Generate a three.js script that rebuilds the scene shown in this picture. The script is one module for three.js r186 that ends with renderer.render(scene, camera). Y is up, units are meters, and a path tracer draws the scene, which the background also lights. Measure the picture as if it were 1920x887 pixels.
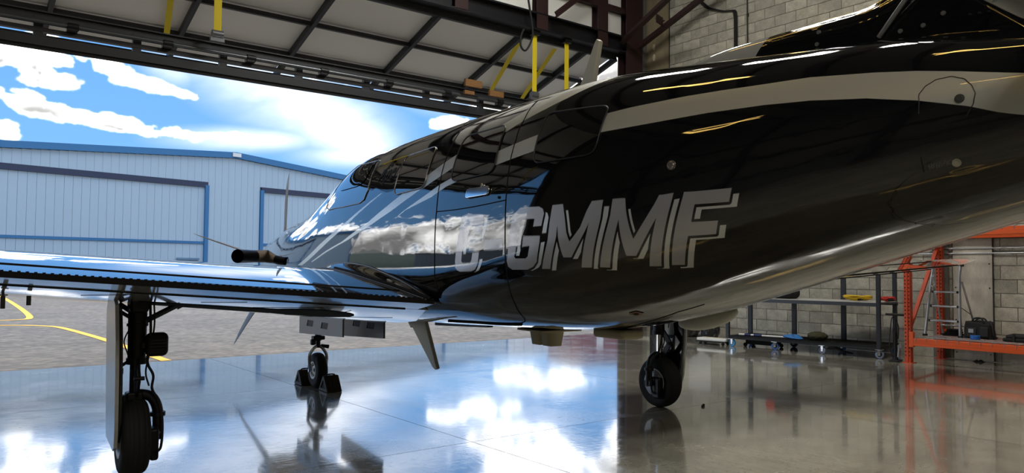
import * as THREE from 'three';
import { RoundedBoxGeometry } from 'three/addons/geometries/RoundedBoxGeometry.js';
import { mergeGeometries } from 'three/addons/utils/BufferGeometryUtils.js';
import { FontLoader } from 'three/addons/loaders/FontLoader.js';
import { RectAreaLightUniformsLib } from 'three/addons/lights/RectAreaLightUniformsLib.js';

// ---------------------------------------------------------------- camera, sky, exposure
const D = Math.PI / 180;
const scene = new THREE.Scene();
const camera = new THREE.PerspectiveCamera(2 * Math.atan(443.5 / 1436) / D, 1920 / 887, 0.05, 3000);
camera.position.set(0, 1.21, 0);
camera.rotation.set(2.42716 * D, -37.97514 * D, 0.44525 * D, 'YXZ');
const renderer = new THREE.WebGLRenderer({ antialias: true });
renderer.toneMapping = THREE.LinearToneMapping;
renderer.toneMappingExposure = 1.8;
renderer.shadowMap.enabled = true;
RectAreaLightUniformsLib.init();
const LAMP_POWER = 7, FILL_POWER = 31;
const sun = new THREE.DirectionalLight(lin3(1, .96, .90), 3.2);   // high in front of the door, softened by thin cloud; the half-open door keeps it off the floor
sun.position.set(8, 42, -24 ); sun.shadow.radius = 8; sun.castShadow = true; sun.shadow.mapSize.set(2048, 2048);
Object.assign(sun.shadow.camera, { left: -70, right: 70, top: 70, bottom: -70, near: 1, far: 200 });
scene.add(sun, sun.target);
function lin3(r, g, b) { return new THREE.Color().setRGB(r, g, b); }

let seed = 7;
const rnd = () => { seed = (seed * 1664525 + 1013904223) >>> 0; return seed / 4294967296; };
const clamp = (x, a = 0, b = 1) => Math.min(b, Math.max(a, x));
const lerp = (a, b, t) => a + (b - a) * t;
const sstep = (a, b, x) => { const t = clamp((x - a) / (b - a)); return t * t * (3 - 2 * t); };

// value noise on a table, periodic when asked
const TAB = new Float32Array(65536);
for (let i = 0; i < 65536; i++) TAB[i] = rnd();
const hash = (x, y, z) => TAB[((x * 73856093) ^ (y * 19349663) ^ (z * 83492791)) & 65535];
function noise3(x, y, z) {
  const xi = Math.floor(x), yi = Math.floor(y), zi = Math.floor(z);
  let a = x - xi, b = y - yi, c = z - zi;
  a = a * a * (3 - 2 * a); b = b * b * (3 - 2 * b); c = c * c * (3 - 2 * c);
  const l = (p, q, t) => p + (q - p) * t;
  return l(l(l(hash(xi, yi, zi), hash(xi + 1, yi, zi), a), l(hash(xi, yi + 1, zi), hash(xi + 1, yi + 1, zi), a), b),
    l(l(hash(xi, yi, zi + 1), hash(xi + 1, yi, zi + 1), a), l(hash(xi, yi + 1, zi + 1), hash(xi + 1, yi + 1, zi + 1), a), b), c);
}
function fbm(x, y, z, o = 5) { let s = 0, w = 0.5, t = 0; for (let i = 0; i < o; i++) { s += w * noise3(x, y, z); t += w; x = x * 2.03 + 11.3; y = y * 2.03 + 5.7; z = z * 2.03 + 3.1; w *= 0.5; } return s / t; }
function pnoise(x, y, px, py, k = 0) {   // periodic 2-D value noise
  const xi = Math.floor(x), yi = Math.floor(y); let a = x - xi, b = y - yi;
  a = a * a * (3 - 2 * a); b = b * b * (3 - 2 * b);
  const m = (v, p) => ((v % p) + p) % p, h = (i, j) => hash(m(i, px), m(j, py), k);
  return lerp(lerp(h(xi, yi), h(xi + 1, yi), a), lerp(h(xi, yi + 1), h(xi + 1, yi + 1), a), b);
}
function pfbm(u, v, f, o, k = 0, fy = f) { let s = 0, w = 0.5, t = 0; for (let i = 0; i < o; i++) { s += w * pnoise(u * f, v * fy, f, fy, k + i); t += w; f *= 2; fy *= 2; w *= 0.5; } return s / t; }

// the sky: blue air, fair-weather cumulus, a veil of cirrus; [azimuth right of -Z, elevation, half width, half height, tilt, weight] in degrees
const CUMULUS = [
  [5.0, 13.0, 3.8, 1.6, -0.05, 1.1], [9.3, 12.9, 2.2, 0.8, -0.15, 0.9], [12.2, 12.15, 2.2, 0.5, -0.25, 1.0], [14.4, 11.75, 1.4, 0.35, -0.22, 1.0], [1, 13.4, 4, 1.7, 0, 1.1],
  [5.2, 10.35, 2.8, 0.75, -0.14, 1.1], [8.3, 9.7, 1.6, 0.5, -0.2, 1.0], [10.6, 9.35, 1.6, 0.55, -0.1, 1.1], [13.6, 8.95, 2.4, 0.5, -0.05, 1.0], [16.6, 9.15, 1.9, 0.3, 0.12, 0.8],
  [4.1, 8.35, 1.2, 0.75, 0, 1.2], [1.5, 9.6, 2.5, 1.0, 0, 1.1], [33.6, 10.9, 1.8, 0.55, 0.1, 0.9], [36.5, 10.2, 2.5, 0.6, 0, 1.0], [45.5, 14.6, 1.8, 0.9, 0.3, 1.1], [48, 12.5, 3, 2, 0, 1.1], [38.5, 13.6, 4.2, 2.0, 0.1, 1.2], [41, 8.0, 3.6, 0.9, 0, 1.1], [24.5, 14.6, 2.6, 1.2, 0, 0.9],
];
const CIRRUS = [[21, 12.4, 6.5, 2.4, -0.35, 0.9], [25, 10.2, 4.0, 1.9, -0.3, 0.95], [19, 9.0, 4.5, 0.7, 0.05, 0.75], [13.6, 13.2, 1.6, 0.9, -0.2, 0.55], [27, 8.2, 4, 0.8, 0, 0.7], [30, 14, 4, 1.6, -0.3, 0.6], [43.5, 15.6, 3, 1.4, 0.2, 0.8]];
{
  const W = 4096, Hh = 2048, data = new Float32Array(W * Hh * 4);
  let vert = 0;
  const env = (L, az, el) => { let s = 0; for (const [a, e, ra, re, t, w] of L) { let da = az - a; if (da > 180) da -= 360; if (da < -180) da += 360; if (Math.abs(da) > 3 * ra) continue; const de = el - e - da * t; if (Math.abs(de) > 3 * re) continue; const q = (da / ra) ** 2 + (de / re) ** 2; const g = w * Math.exp(-q * 0.9); if (g > s) { s = g; vert = de / re; } } return s; };
  for (let r = 0; r < Hh; r++) {
    const el = ((r + 0.5) / Hh - 0.5) * 180, y = Math.sin(el * D), ce = Math.cos(el * D);
    for (let c = 0; c < W; c++) {
      const i = (r * W + c) * 4;
      if (el < 0) { data[i] = 0.3; data[i + 1] = 0.31; data[i + 2] = 0.31; data[i + 3] = 1; continue; }
      const ro = ((c + 0.5) / W - 0.5) * 2 * Math.PI, x = Math.cos(ro) * ce, z = Math.sin(ro) * ce;
      let az = Math.atan2(x, -z) / D;
      const h = Math.exp(-el / 9);
      let R = lerp(0.085, 0.20, h), G = lerp(0.245, 0.41, h), B = lerp(0.56, 0.66, h);
      // warped coordinates for ragged edges
      const n1 = fbm(x * 42, y * 60, z * 42, 6), n2 = fbm(x * 5 + 9, y * 9, z * 5, 4);
      // cirrus veil
      let ci = env(CIRRUS, az, el);
      const wide = (Math.abs(az - 24) > 32 ? (0.35 + sstep(0.45, 0.7, n2) * 0.5) * sstep(20, 30, el) : 0);
      const st = fbm(x * 9 + y * 20, y * 40 - x * 18, z * 9, 5);
      const ca = clamp(Math.max(ci, wide) * (0.35 + 1.25 * st) - 0.05);
      R = lerp(R, .95, ca); G = lerp(G, .98, ca); B = lerp(B, 1.03, ca);
      // cumulus: the clouds in view, and a bank low round the rest of the horizon with scattered ones above it
      let e = env(CUMULUS, az, el), vv = vert;
      const out = sstep(2, -4, az) + sstep(50, 58, az) > 0 ? clamp(sstep(2, -4, az) + sstep(50, 58, az)) : 0;
      if (out > 0) {
        const bank = Math.exp(-(((el - 4.6) / 4.3) ** 2)) * (0.85 + 0.6 * n2);
        const p = 1 / (y + 0.12), sc = sstep(0.47, 0.60, fbm(x * p * 1.1 + 4, z * p * 1.1, 2.2, 5)) * sstep(17, 24, el) * 1.05;
        const k = out * Math.max(bank, sc); if (k > e) { e = k; vv = (n2 - 0.5) * 3; }
      }
      const d = e * 1.15 + (n1 - 0.5) * 2.1 * (0.35 + e) - 0.5;
      const al = sstep(-0.03, 0.3, d);
      if (al > 0) {
        const thick = sstep(0.06, 0.55, d), n3 = fbm(x * 18 + 3, y * 30 + 0.6, z * 18, 5);
        const sh = clamp(thick * (0.70 - 0.5 * vv + (n3 - 0.5) * 1.9));
        const b = lerp(4.2, 0.36, Math.pow(sh, .62));
        R = lerp(R, b * 1.0, al); G = lerp(G, b * 0.995, al); B = lerp(B, b * 0.985, al);
      }
      data[i] = R; data[i + 1] = G; data[i + 2] = B; data[i + 3] = 1;
    }
  }
  const sky = new THREE.DataTexture(data, W, Hh, THREE.RGBAFormat, THREE.FloatType);
  sky.mapping = THREE.EquirectangularReflectionMapping; sky.magFilter = THREE.LinearFilter; sky.needsUpdate = true;
  scene.background = sky; scene.environment = sky;
}

// ---------------------------------------------------------------- helpers
const names = new Map();
function numbered(n) { const k = names.get(n) ?? 0; names.set(n, k + 1); return k ? n + '_' + String(k).padStart(3, '0') : n; }
const plain = (g) => { const o = g.index ? g.toNonIndexed() : g.clone(); for (const k of Object.keys(o.attributes)) if (!['position', 'normal', 'uv'].includes(k)) o.deleteAttribute(k); if (!o.attributes.normal) o.computeVertexNormals(); if (!o.attributes.uv) o.setAttribute('uv', new THREE.BufferAttribute(new Float32Array(o.attributes.position.count * 2), 2)); return o; };
const join = (L) => (L.length === 1 ? L[0] : mergeGeometries(L.map(plain)));
function part(name, g, m, parent, label) { const o = new THREE.Mesh(Array.isArray(g) ? join(g) : g, m); o.name = name; if (label) o.userData.label = label; parent.add(o); return o; }
function sub(name, parent, label) { const o = new THREE.Group(); o.name = name; if (label) o.userData.label = label; parent.add(o); return o; }
function thing(name, label, category, [x, y, z] = [0, 0, 0], turn = 0, group) { const o = new THREE.Group(); o.name = numbered(name); o.position.set(x, y, z); o.rotation.y = turn; o.userData = { label, category }; if (group) o.userData.group = group; scene.add(o); return o; }
function solo(name, g, m, label, category, group) { const o = new THREE.Mesh(Array.isArray(g) ? join(g) : g, m); o.name = numbered(name); o.userData = { label, category }; if (group) o.userData.group = group; scene.add(o); return o; }
function struct(name, g, m) { const o = g ? new THREE.Mesh(Array.isArray(g) ? join(g) : g, m) : new THREE.Group(); o.name = numbered(name); o.userData = { kind: 'structure' }; scene.add(o); return o; }
const V = (x, y, z) => new THREE.Vector3(x, y, z);
function box(w, h, d, x = 0, y = 0, z = 0, r = [0, 0, 0], bev = 0) { const g = bev ? new RoundedBoxGeometry(w, h, d, 2, Math.min(bev, w / 2.01, h / 2.01, d / 2.01)) : new THREE.BoxGeometry(w, h, d); g.rotateX(r[0]); g.rotateY(r[1]); g.rotateZ(r[2]); g.translate(x, y, z); return g; }
function rod(a, b, r1, r2 = r1, n = 12, open = false) { const A = V(...a), B = V(...b), d = B.clone().sub(A), L = d.length(); const g = new THREE.CylinderGeometry(r2, r1, L, n, 1, open); g.applyQuaternion(new THREE.Quaternion().setFromUnitVectors(V(0, 1, 0), d.normalize())); g.translate((A.x + B.x) / 2, (A.y + B.y) / 2, (A.z + B.z) / 2); return g; }
function bar(a, b, w, h, up = [0, 1, 0]) { const A = V(...a), B = V(...b), z = B.clone().sub(A), L = z.length(); z.normalize(); const x = V(...up).cross(z).normalize(), y = z.clone().cross(x); const g = new THREE.BoxGeometry(w, h, L); g.applyMatrix4(new THREE.Matrix4().makeBasis(x, y, z)); g.translate((A.x + B.x) / 2, (A.y + B.y) / 2, (A.z + B.z) / 2); return g; }
function tube(pts, r, n = 8, seg = 0, tension = 0.5) { const c = new THREE.CatmullRomCurve3(pts.map((p) => V(...p)), false, 'catmullrom', tension); return new THREE.TubeGeometry(c, seg || pts.length * 6, r, n, false); }
function lathe(pts, n = 32) { return new THREE.LatheGeometry(pts.map(([r, y]) => new THREE.Vector2(r, y)), n); }
function prism(pts, depth, bev = 0, holes = []) { const s = new THREE.Shape(pts.map((p) => new THREE.Vector2(...p))); for (const h of holes) s.holes.push(new THREE.Path(h.map((p) => new THREE.Vector2(...p)))); return new THREE.ExtrudeGeometry(s, { depth, bevelEnabled: bev > 0, bevelSize: bev, bevelThickness: bev, bevelSegments: 2, curveSegments: 8 }); }
function grid(nu, nv, f) {   // f(i/nu, j/nv) -> [x, y, z, u, v]
  const p = [], uv = [], ix = [];
  for (let j = 0; j <= nv; j++) for (let i = 0; i <= nu; i++) { const q = f(i / nu, j / nv); p.push(q[0], q[1], q[2]); uv.push(q[3] ?? i / nu, q[4] ?? j / nv); }
  for (let j = 0; j < nv; j++) for (let i = 0; i < nu; i++) { const a = j * (nu + 1) + i, b = a + 1, c = a + nu + 1, d = c + 1; ix.push(a, b, d, a, d, c); }
  const g = new THREE.BufferGeometry(); g.setAttribute('position', new THREE.Float32BufferAttribute(p, 3)); g.setAttribute('uv', new THREE.Float32BufferAttribute(uv, 2)); g.setIndex(ix); g.computeVertexNormals(); return g;
}
function flip(g) { const ix = g.index.array; for (let i = 0; i < ix.length; i += 3) { const t = ix[i + 1]; ix[i + 1] = ix[i + 2]; ix[i + 2] = t; } g.computeVertexNormals(); return g; }
function sag(a, b, drop, n = 8) { const L = []; for (let i = 0; i <= n; i++) { const t = i / n; L.push([lerp(a[0], b[0], t), lerp(a[1], b[1], t) - 4 * drop * t * (1 - t), lerp(a[2], b[2], t)]); } return L; }

function tex(w, h, f, srgb = true) { const d = new Uint8Array(w * h * 4); for (let y = 0; y < h; y++) for (let x = 0; x < w; x++) { const c = f(x / w, y / h); const i = (y * w + x) * 4; d[i] = clamp(c[0]) * 255; d[i + 1] = clamp(c[1] ?? c[0]) * 255; d[i + 2] = clamp(c[2] ?? c[0]) * 255; d[i + 3] = 255; } const t = new THREE.DataTexture(d, w, h); t.wrapS = t.wrapT = THREE.RepeatWrapping; t.magFilter = THREE.LinearFilter; if (srgb) t.colorSpace = THREE.SRGBColorSpace; t.needsUpdate = true; return t; }
function ftex(w, h, f) { const d = new Float32Array(w * h * 4); for (let y = 0; y < h; y++) for (let x = 0; x < w; x++) { const c = f(x / w, y / h), i = (y * w + x) * 4; d[i] = d[i + 1] = d[i + 2] = c; d[i + 3] = 1; } const t = new THREE.DataTexture(d, w, h, THREE.RGBAFormat, THREE.FloatType); t.wrapS = t.wrapT = THREE.RepeatWrapping; t.magFilter = THREE.LinearFilter; t.needsUpdate = true; return t; }
const rep = (t, x, y) => { const c = t.clone(); c.repeat.set(x, y); c.needsUpdate = true; return c; };
const std = (color, roughness = 0.6, metalness = 0, o = {}) => new THREE.MeshStandardMaterial({ color, roughness, metalness, ...o });
const phys = (o) => new THREE.MeshPhysicalMaterial(o);
const lin = (r, g, b) => new THREE.Color().setRGB(r, g, b);
// uv in metres from world position, along the two axes that a face lies in
function metreUV(g, su = 1, sv = su, ou = 0, ov = 0) { g = plain(g); const p = g.attributes.position, n = g.attributes.normal, uv = g.attributes.uv; for (let i = 0; i < p.count; i++) { const ax = Math.abs(n.getX(i)), ay = Math.abs(n.getY(i)), az = Math.abs(n.getZ(i)); let u, v; if (ay >= ax && ay >= az) { u = p.getX(i); v = p.getZ(i); } else if (ax >= az) { u = p.getZ(i); v = p.getY(i); } else { u = p.getX(i); v = p.getY(i); } uv.setXY(i, u * su + ou, v * sv + ov); } return g; }

// ---------------------------------------------------------------- materials
const grain = tex(512, 512, (u, v) => { const n = pfbm(u, v, 6, 6, 3), m = pfbm(u, v, 48, 3, 40); const k = 0.80 + 0.22 * n + 0.10 * (m - 0.5); return [k, k, k]; });
const M = {
  rubber: std('#141516', 0.75), blackMetal: std('#0d0f13', 0.45, 0.3), blackGloss: phys({ color: '#090a0c', roughness: 0.12, clearcoat: 0.6 }),
  alu: std('#b9bcc0', 0.32, 0.9), aluDull: std('#9a9c9e', 0.5, 0.7), chrome: std('#e4e6ea', 0.1, 1), steelDark: std('#23272e', 0.45, 0.4),
  silverPaint: phys({ color: '#a9aaa8', roughness: 0.2, metalness: 0.55, clearcoat: 0.8, clearcoatRoughness: 0.05 }),
  white: std('#d9dad8', 0.5), offwhite: std('#c6c5b8', 0.5), tan: std('#b4ac8f', 0.55), seam: std('#050506', 0.9),
  maroon: std('#2e1a1a', 0.55, 0.1), doorSteel: std('#2d3036', 0.5, 0.3), yellow: std('#d8c21a', 0.7), yellowPaint: std('#e2a93a', 0.85),
  orange: std('#dd5a22', 0.45, 0, { map: grain }), orangeDark: std('#c8481f', 0.5, 0, { map: grain }), wood: std('#8a6236', 0.7, 0, { map: grain }),
  blue: std('#2b6fb0', 0.6), blueTrim: std('#2c6c9c', 0.5), darkTrim: std('#26314a', 0.6), fabricBlack: std('#131416', 0.9), red: std('#b22a20', 0.7),
  glassDark: phys({ color: '#101215', roughness: 0.02, ior: 1.7, clearcoat: 1 }),
};
// ---------------------------------------------------------------- the aeroplane: its own axes are x to its right, y up, z towards the tail; origin on the ground midway between the main wheels
const plane = thing('airplane', 'glossy black single-engine turboprop airplane with silver stripes and large registration letters in the hangar', 'airplane', [3.14513, 0, -4.73789], -4.2 * D);
function curve(xs, ys) { const n = xs.length, d = [], m = []; for (let i = 0; i < n - 1; i++) d[i] = (ys[i + 1] - ys[i]) / (xs[i + 1] - xs[i]); m[0] = d[0]; m[n - 1] = d[n - 2]; for (let i = 1; i < n - 1; i++) { const a = xs[i] - xs[i - 1], b = xs[i + 1] - xs[i]; m[i] = (d[i - 1] * b + d[i] * a) / (a + b); } return (x) => { if (x <= xs[0]) return ys[0] + m[0] * (x - xs[0]); if (x >= xs[n - 1]) return ys[n - 1] + m[n - 1] * (x - xs[n - 1]); let i = 0; while (x > xs[i + 1]) i++; const h = xs[i + 1] - xs[i], t = (x - xs[i]) / h, t2 = t * t, t3 = t2 * t; return (2 * t3 - 3 * t2 + 1) * ys[i] + (t3 - 2 * t2 + t) * h * m[i] + (-2 * t3 + 3 * t2) * ys[i + 1] + (t3 - t2) * h * m[i + 1]; }; }
// fuselage sections: crest, keel, half width, height of the widest line, and how square the shoulders are
const fT = curve([-4.3, -3.9, -3.3, -2.8, -2.4, -2.1, -1.75, -1.4, -1, -.4, .3, 1.2, 2, 2.8, 3.6, 4.6], [1.53, 1.595, 1.68, 1.722, 1.757, 1.808, 1.895, 2.02, 2.155, 2.189, 2.2, 2.212, 2.214, 2.136, 2.043, 1.864]);
const fB = curve([-4.3, -4, -3.5, -2.6, -1.2, .2, .9, 1.4, 1.9, 2.4, 2.8, 3.2, 3.6, 4.0, 4.6], [1.02, .95, .87, .81, .81, .817, .844, .862, .901, .994, 1.1, 1.216, 1.331, 1.442, 1.612]);
const fW = curve([-4.35, -4.15, -3.8, -3.4, -2.9, -2.4, -1.9, -1.3, -.6, .2, 1.4, 2, 2.8, 3.6, 4.6], [.2, .25, .31, .39, .49, .575, .63, .665, .68, .68, .68, .645, .53, .38, .18]);
const fM = curve([-4.3, -3, -2, 0, 1.3, 2, 2.8, 3.6, 4.6], [1.25, 1.22, 1.2, 1.2, 1.22, 1.34, 1.54, 1.68, 1.76]);
const fN = curve([-4.3, -3, -1.8, -1.2, -.5, .3, 1.5, 2.8, 4.6], [2.0, 2.0, 2.05, 2.15, 2.4, 2.6, 2.6, 2.4, 2.2]);
const spow = (v, n) => Math.sign(v) * Math.pow(Math.abs(v), 2 / n);
function hull(z, a, s = -1) { const c = Math.cos(a), m = fM(z), n = c > 0 ? fN(z) : 2.3; return [s * fW(z) * spow(Math.sin(a), n), m + (c > 0 ? fT(z) - m : m - fB(z)) * spow(c, n), z]; }
function hullN(z, a, s = -1) { const e = 1e-3; const p = hull(z, clamp(a - e, 1e-4, Math.PI - 1e-4), s), r = hull(z, clamp(a + e, 1e-4, Math.PI - 1e-4), s), q = hull(z - e, a, s), t = hull(z + e, a, s); const u = V(t[0] - q[0], t[1] - q[1], t[2] - q[2]), w = V(r[0] - p[0], r[1] - p[1], r[2] - p[2]); const n = u.cross(w).normalize(); const o = V(hull(z, a, s)[0], hull(z, a, s)[1] - fM(z), 0); if (n.dot(o) < 0) n.negate(); return n; }
const off = (z, a, h, s = -1) => { const p = hull(z, a, s), n = hullN(z, a, s); return [p[0] + n.x * h, p[1] + n.y * h, p[2] + n.z * h]; };
function hullGrid(z0, z1, nz, s, na = 72, u0 = z0, u1 = z1) {
  const g = grid(nz, na, (i, j) => { const z = lerp(z0, z1, i), a = clamp(j * Math.PI, 1e-4, Math.PI - 1e-4), p = hull(z, a, s); return [...p, (z - u0) / (u1 - u0), 1 - j]; });
  const P = g.attributes.position, N = g.attributes.normal; for (let j = 0, k = 0; j <= na; j++) for (let i = 0; i <= nz; i++, k++) { const n = hullN(lerp(z0, z1, i / nz), clamp(j / na * Math.PI, 2e-3, Math.PI - 2e-3), s); N.setXYZ(k, n.x, n.y, n.z); }
  { const ix = g.index.array, a = Math.floor(na / 2) * (nz + 1) + Math.floor(nz / 2), t = V().fromBufferAttribute(P, a), u = V().fromBufferAttribute(P, a + 1).sub(t), w = V().fromBufferAttribute(P, a + nz + 2).sub(t); if (u.cross(w).dot(V().fromBufferAttribute(N, a)) < 0) for (let i = 0; i < ix.length; i += 3) { const t = ix[i + 1]; ix[i + 1] = ix[i + 2]; ix[i + 2] = t; } }
  return g;
}
// a flat outline in surface coordinates, cut fine enough to follow the surface
function skin(poly, at, most = 0.05, holes = []) {
  const P = poly.map((p) => new THREE.Vector2(...p)), area = THREE.ShapeUtils.area(P); if (area < 0) P.reverse();
  const Q = holes.map((h) => h.map((p) => new THREE.Vector2(...p))), all = [...P, ...Q.flat()];
  let T = THREE.ShapeUtils.triangulateShape(P, Q).map((t) => t.map((i) => [all[i].x, all[i].y]));
  const len = (a, b) => { const p = at(...a), q = at(...b); return Math.hypot(p[0] - q[0], p[1] - q[1], p[2] - q[2]); };
  for (let k = 0; k < 9; k++) { const O = []; let cut = false; for (const [a, b, c] of T) { const e = [len(a, b), len(b, c), len(c, a)], m = Math.max(...e); if (m <= most) { O.push([a, b, c]); continue; } cut = true; const mid = (p, q) => [(p[0] + q[0]) / 2, (p[1] + q[1]) / 2]; if (e[0] === m) { const q = mid(a, b); O.push([a, q, c], [q, b, c]); } else if (e[1] === m) { const q = mid(b, c); O.push([a, b, q], [a, q, c]); } else { const q = mid(c, a); O.push([a, b, q], [q, b, c]); } } T = O; if (!cut) break; }
  const pos = []; for (const t of T) for (const p of t) pos.push(...at(...p));
  const g = new THREE.BufferGeometry(); g.setAttribute('position', new THREE.Float32BufferAttribute(pos, 3)); g.userData = { uv2: T.flat() }; g.computeVertexNormals(); return g;
}
function hullSkin(poly, h, most = 0.05, holes = []) { const g = skin(poly, (z, a) => off(z, a, h), most, holes); const N = g.attributes.normal, q = g.userData.uv2; let wrong = 0; for (let i = 0; i < N.count; i += 3) { const n = hullN(...q[i]); if (n.x * N.getX(i) + n.y * N.getY(i) + n.z * N.getZ(i) < 0) wrong++; } if (wrong * 6 > N.count) { const P = g.attributes.position.array; for (let i = 0; i < P.length; i += 9) for (let k = 0; k < 3; k++) { const t = P[i + 3 + k]; P[i + 3 + k] = P[i + 6 + k]; P[i + 6 + k] = t; const w = q[i / 3 + 1]; if (k === 2) { q[i / 3 + 1] = q[i / 3 + 2]; q[i / 3 + 2] = w; } } } for (let i = 0; i < N.count; i++) { const n = hullN(...q[i]); N.setXYZ(i, n.x, n.y, n.z); } delete g.userData.uv2; return g; }
function round(poly, k = 0.3, n = 4) { const O = []; const L = poly.length; for (let i = 0; i < L; i++) { const a = poly[(i + L - 1) % L], b = poly[i], c = poly[(i + 1) % L]; const p = [lerp(b[0], a[0], k), lerp(b[1], a[1], k)], q = [lerp(b[0], c[0], k), lerp(b[1], c[1], k)]; for (let j = 0; j <= n; j++) { const t = j / n; O.push([(1 - t) ** 2 * p[0] + 2 * t * (1 - t) * b[0] + t * t * q[0], (1 - t) ** 2 * p[1] + 2 * t * (1 - t) * b[1] + t * t * q[1]]); } } return O; }
function corners(poly, rz, ra, n = 4) { const O = [], L = poly.length; for (let i = 0; i < L; i++) { const a = poly[(i + L - 1) % L], b = poly[i], c = poly[(i + 1) % L]; const kl = (p) => Math.min(0.45, 1 / Math.hypot((p[0] - b[0]) / rz, (p[1] - b[1]) / ra)); const k1 = kl(a), k2 = kl(c); for (let j = 0; j <= n; j++) { const t = j / n, w = [(1 - t) ** 2, 2 * t * (1 - t), t * t]; O.push([0, 1].map((d) => w[0] * lerp(b[d], a[d], k1) + w[1] * b[d] + w[2] * lerp(b[d], c[d], k2))); } } return O; }
function seamOn(poly, r, h = 0, closed = false, n = 6) { const pts = closed ? [...poly, poly[0]] : poly, P = []; for (let i = 0; i < pts.length - 1; i++) { const k = Math.max(1, Math.ceil(Math.hypot(pts[i + 1][0] - pts[i][0], (pts[i + 1][1] - pts[i][1]) * 0.7) / 0.03)); for (let j = 0; j < k; j++) P.push(off(lerp(pts[i][0], pts[i + 1][0], j / k), lerp(pts[i][1], pts[i + 1][1], j / k), h)); } if (!closed) P.push(off(...pts[pts.length - 1], h)); const c = new THREE.CatmullRomCurve3(P.map((p) => V(...p)), closed); return new THREE.TubeGeometry(c, P.length * 2, r, n, closed); }

// paint: black with silver sweeps, registration, drawn flat on the skin; x along the body, y round it from crest to keel
const POLY = {
  sweepTop: [[4.1, 1.42], [3.937, 1.309], [3.768, 1.182], [3.642, 1.102], [3.505, 1.041], [3.277, .969], [3.097, .955], [2.902, .935], [2.743, .926], [2.454, .93], [2.321, .94], [2.091, .957], [1.855, .985], [1.545, 1.02], [1.3, 1.0], [1.082, .934], [.948, .986], [.789, 1.052], [.633, 1.104], [.459, 1.166], [.219, 1.247], [-.019, 1.321], [-.496, 1.418], [-.833, 1.458], [-1.174, 1.514]],
  sweepBottom: [[-1.152, 1.522], [-.805, 1.469], [-.359, 1.414], [.041, 1.345], [.287, 1.289], [.387, 1.264], [.713, 1.166], [.774, 1.151], [.978, 1.087], [1.097, 1.046], [1.3, 1.1], [1.557, 1.127], [1.692, 1.118], [1.872, 1.108], [2.133, 1.095], [2.338, 1.095], [2.616, 1.117], [2.887, 1.137], [3.125, 1.173], [3.303, 1.218], [3.496, 1.299], [3.653, 1.407], [3.808, 1.546], [3.938, 1.683], [4.1, 1.85]],
  low: [[1.115, 1.123], [.977, 1.154], [.86, 1.192], [.792, 1.213], [.523, 1.291], [.415, 1.331], [.423, 1.332], [.554, 1.289], [.894, 1.232], [1.062, 1.181], [1.184, 1.163]],
  crest: [[1.419, .766], [1.513, .718], [1.657, .6], [1.77, .48], [1.87, .36], [1.98, .16], [2.05, 0], [2.2, 0], [2.15, .2], [2.094, .44], [2.004, .576], [1.929, .654], [1.801, .731], [1.666, .794], [1.54, .861], [1.45, .84]],
  fine: [[-1.575, 1.535], [-1.003, 1.398], [-.538, 1.302], [-.158, 1.195], [.103, 1.116], [.125, 1.124], [-.128, 1.207], [-.485, 1.323], [-.928, 1.429], [-1.427, 1.54]],
};
const LETTERS = {
  C: [[1.296, 1.379], [1.359, 1.379], [1.475, 1.392], [1.511, 1.403], [1.515, 1.425], [1.494, 1.485], [1.431, 1.481], [1.436, 1.44], [1.367, 1.433], [1.347, 1.437], [1.338, 1.452], [1.306, 1.556], [1.321, 1.562], [1.395, 1.566], [1.408, 1.561], [1.418, 1.542], [1.481, 1.545], [1.461, 1.6], [1.443, 1.634], [1.407, 1.645], [1.291, 1.621], [1.261, 1.598], [1.241, 1.569], [1.24, 1.553], [1.271, 1.463]],
  dash: [[1.533, 1.511], [1.695, 1.524], [1.688, 1.555], [1.525, 1.543]],
  G: [[1.833, 1.419], [1.978, 1.441], [2.006, 1.456], [2.016, 1.478], [1.999, 1.525], [1.938, 1.518], [1.947, 1.489], [1.855, 1.475], [1.836, 1.481], [1.818, 1.517], [1.794, 1.614], [1.802, 1.635], [1.88, 1.665], [1.897, 1.654], [1.913, 1.571], [1.854, 1.566], [1.864, 1.538], [1.99, 1.552], [1.959, 1.731], [1.929, 1.772], [1.884, 1.786], [1.769, 1.743], [1.738, 1.698], [1.73, 1.634], [1.745, 1.533], [1.772, 1.455], [1.791, 1.437]],
  M: [[2.073, 1.453], [2.144, 1.463], [2.188, 1.645], [2.325, 1.494], [2.392, 1.506], [2.286, 1.963], [2.23, 1.929], [2.308, 1.567], [2.188, 1.798], [2.139, 1.772], [2.11, 1.54], [2.04, 1.845], [1.985, 1.821]],
  M2: [[2.445, 1.518], [2.514, 1.533], [2.542, 1.826], [2.687, 1.567], [2.758, 1.583], [2.625, 2.173], [2.572, 2.134], [2.668, 1.721], [2.533, 1.991], [2.485, 1.959], [2.477, 1.624], [2.382, 2.02], [2.33, 1.985]],
  F: [[2.806, 1.599], [3.014, 1.676], [2.997, 1.781], [2.851, 1.715], [2.825, 1.85], [2.939, 1.91], [2.914, 2.027], [2.796, 1.965], [2.727, 2.234], [2.672, 2.195]],
};
const BLACK = '#101216';
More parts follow.
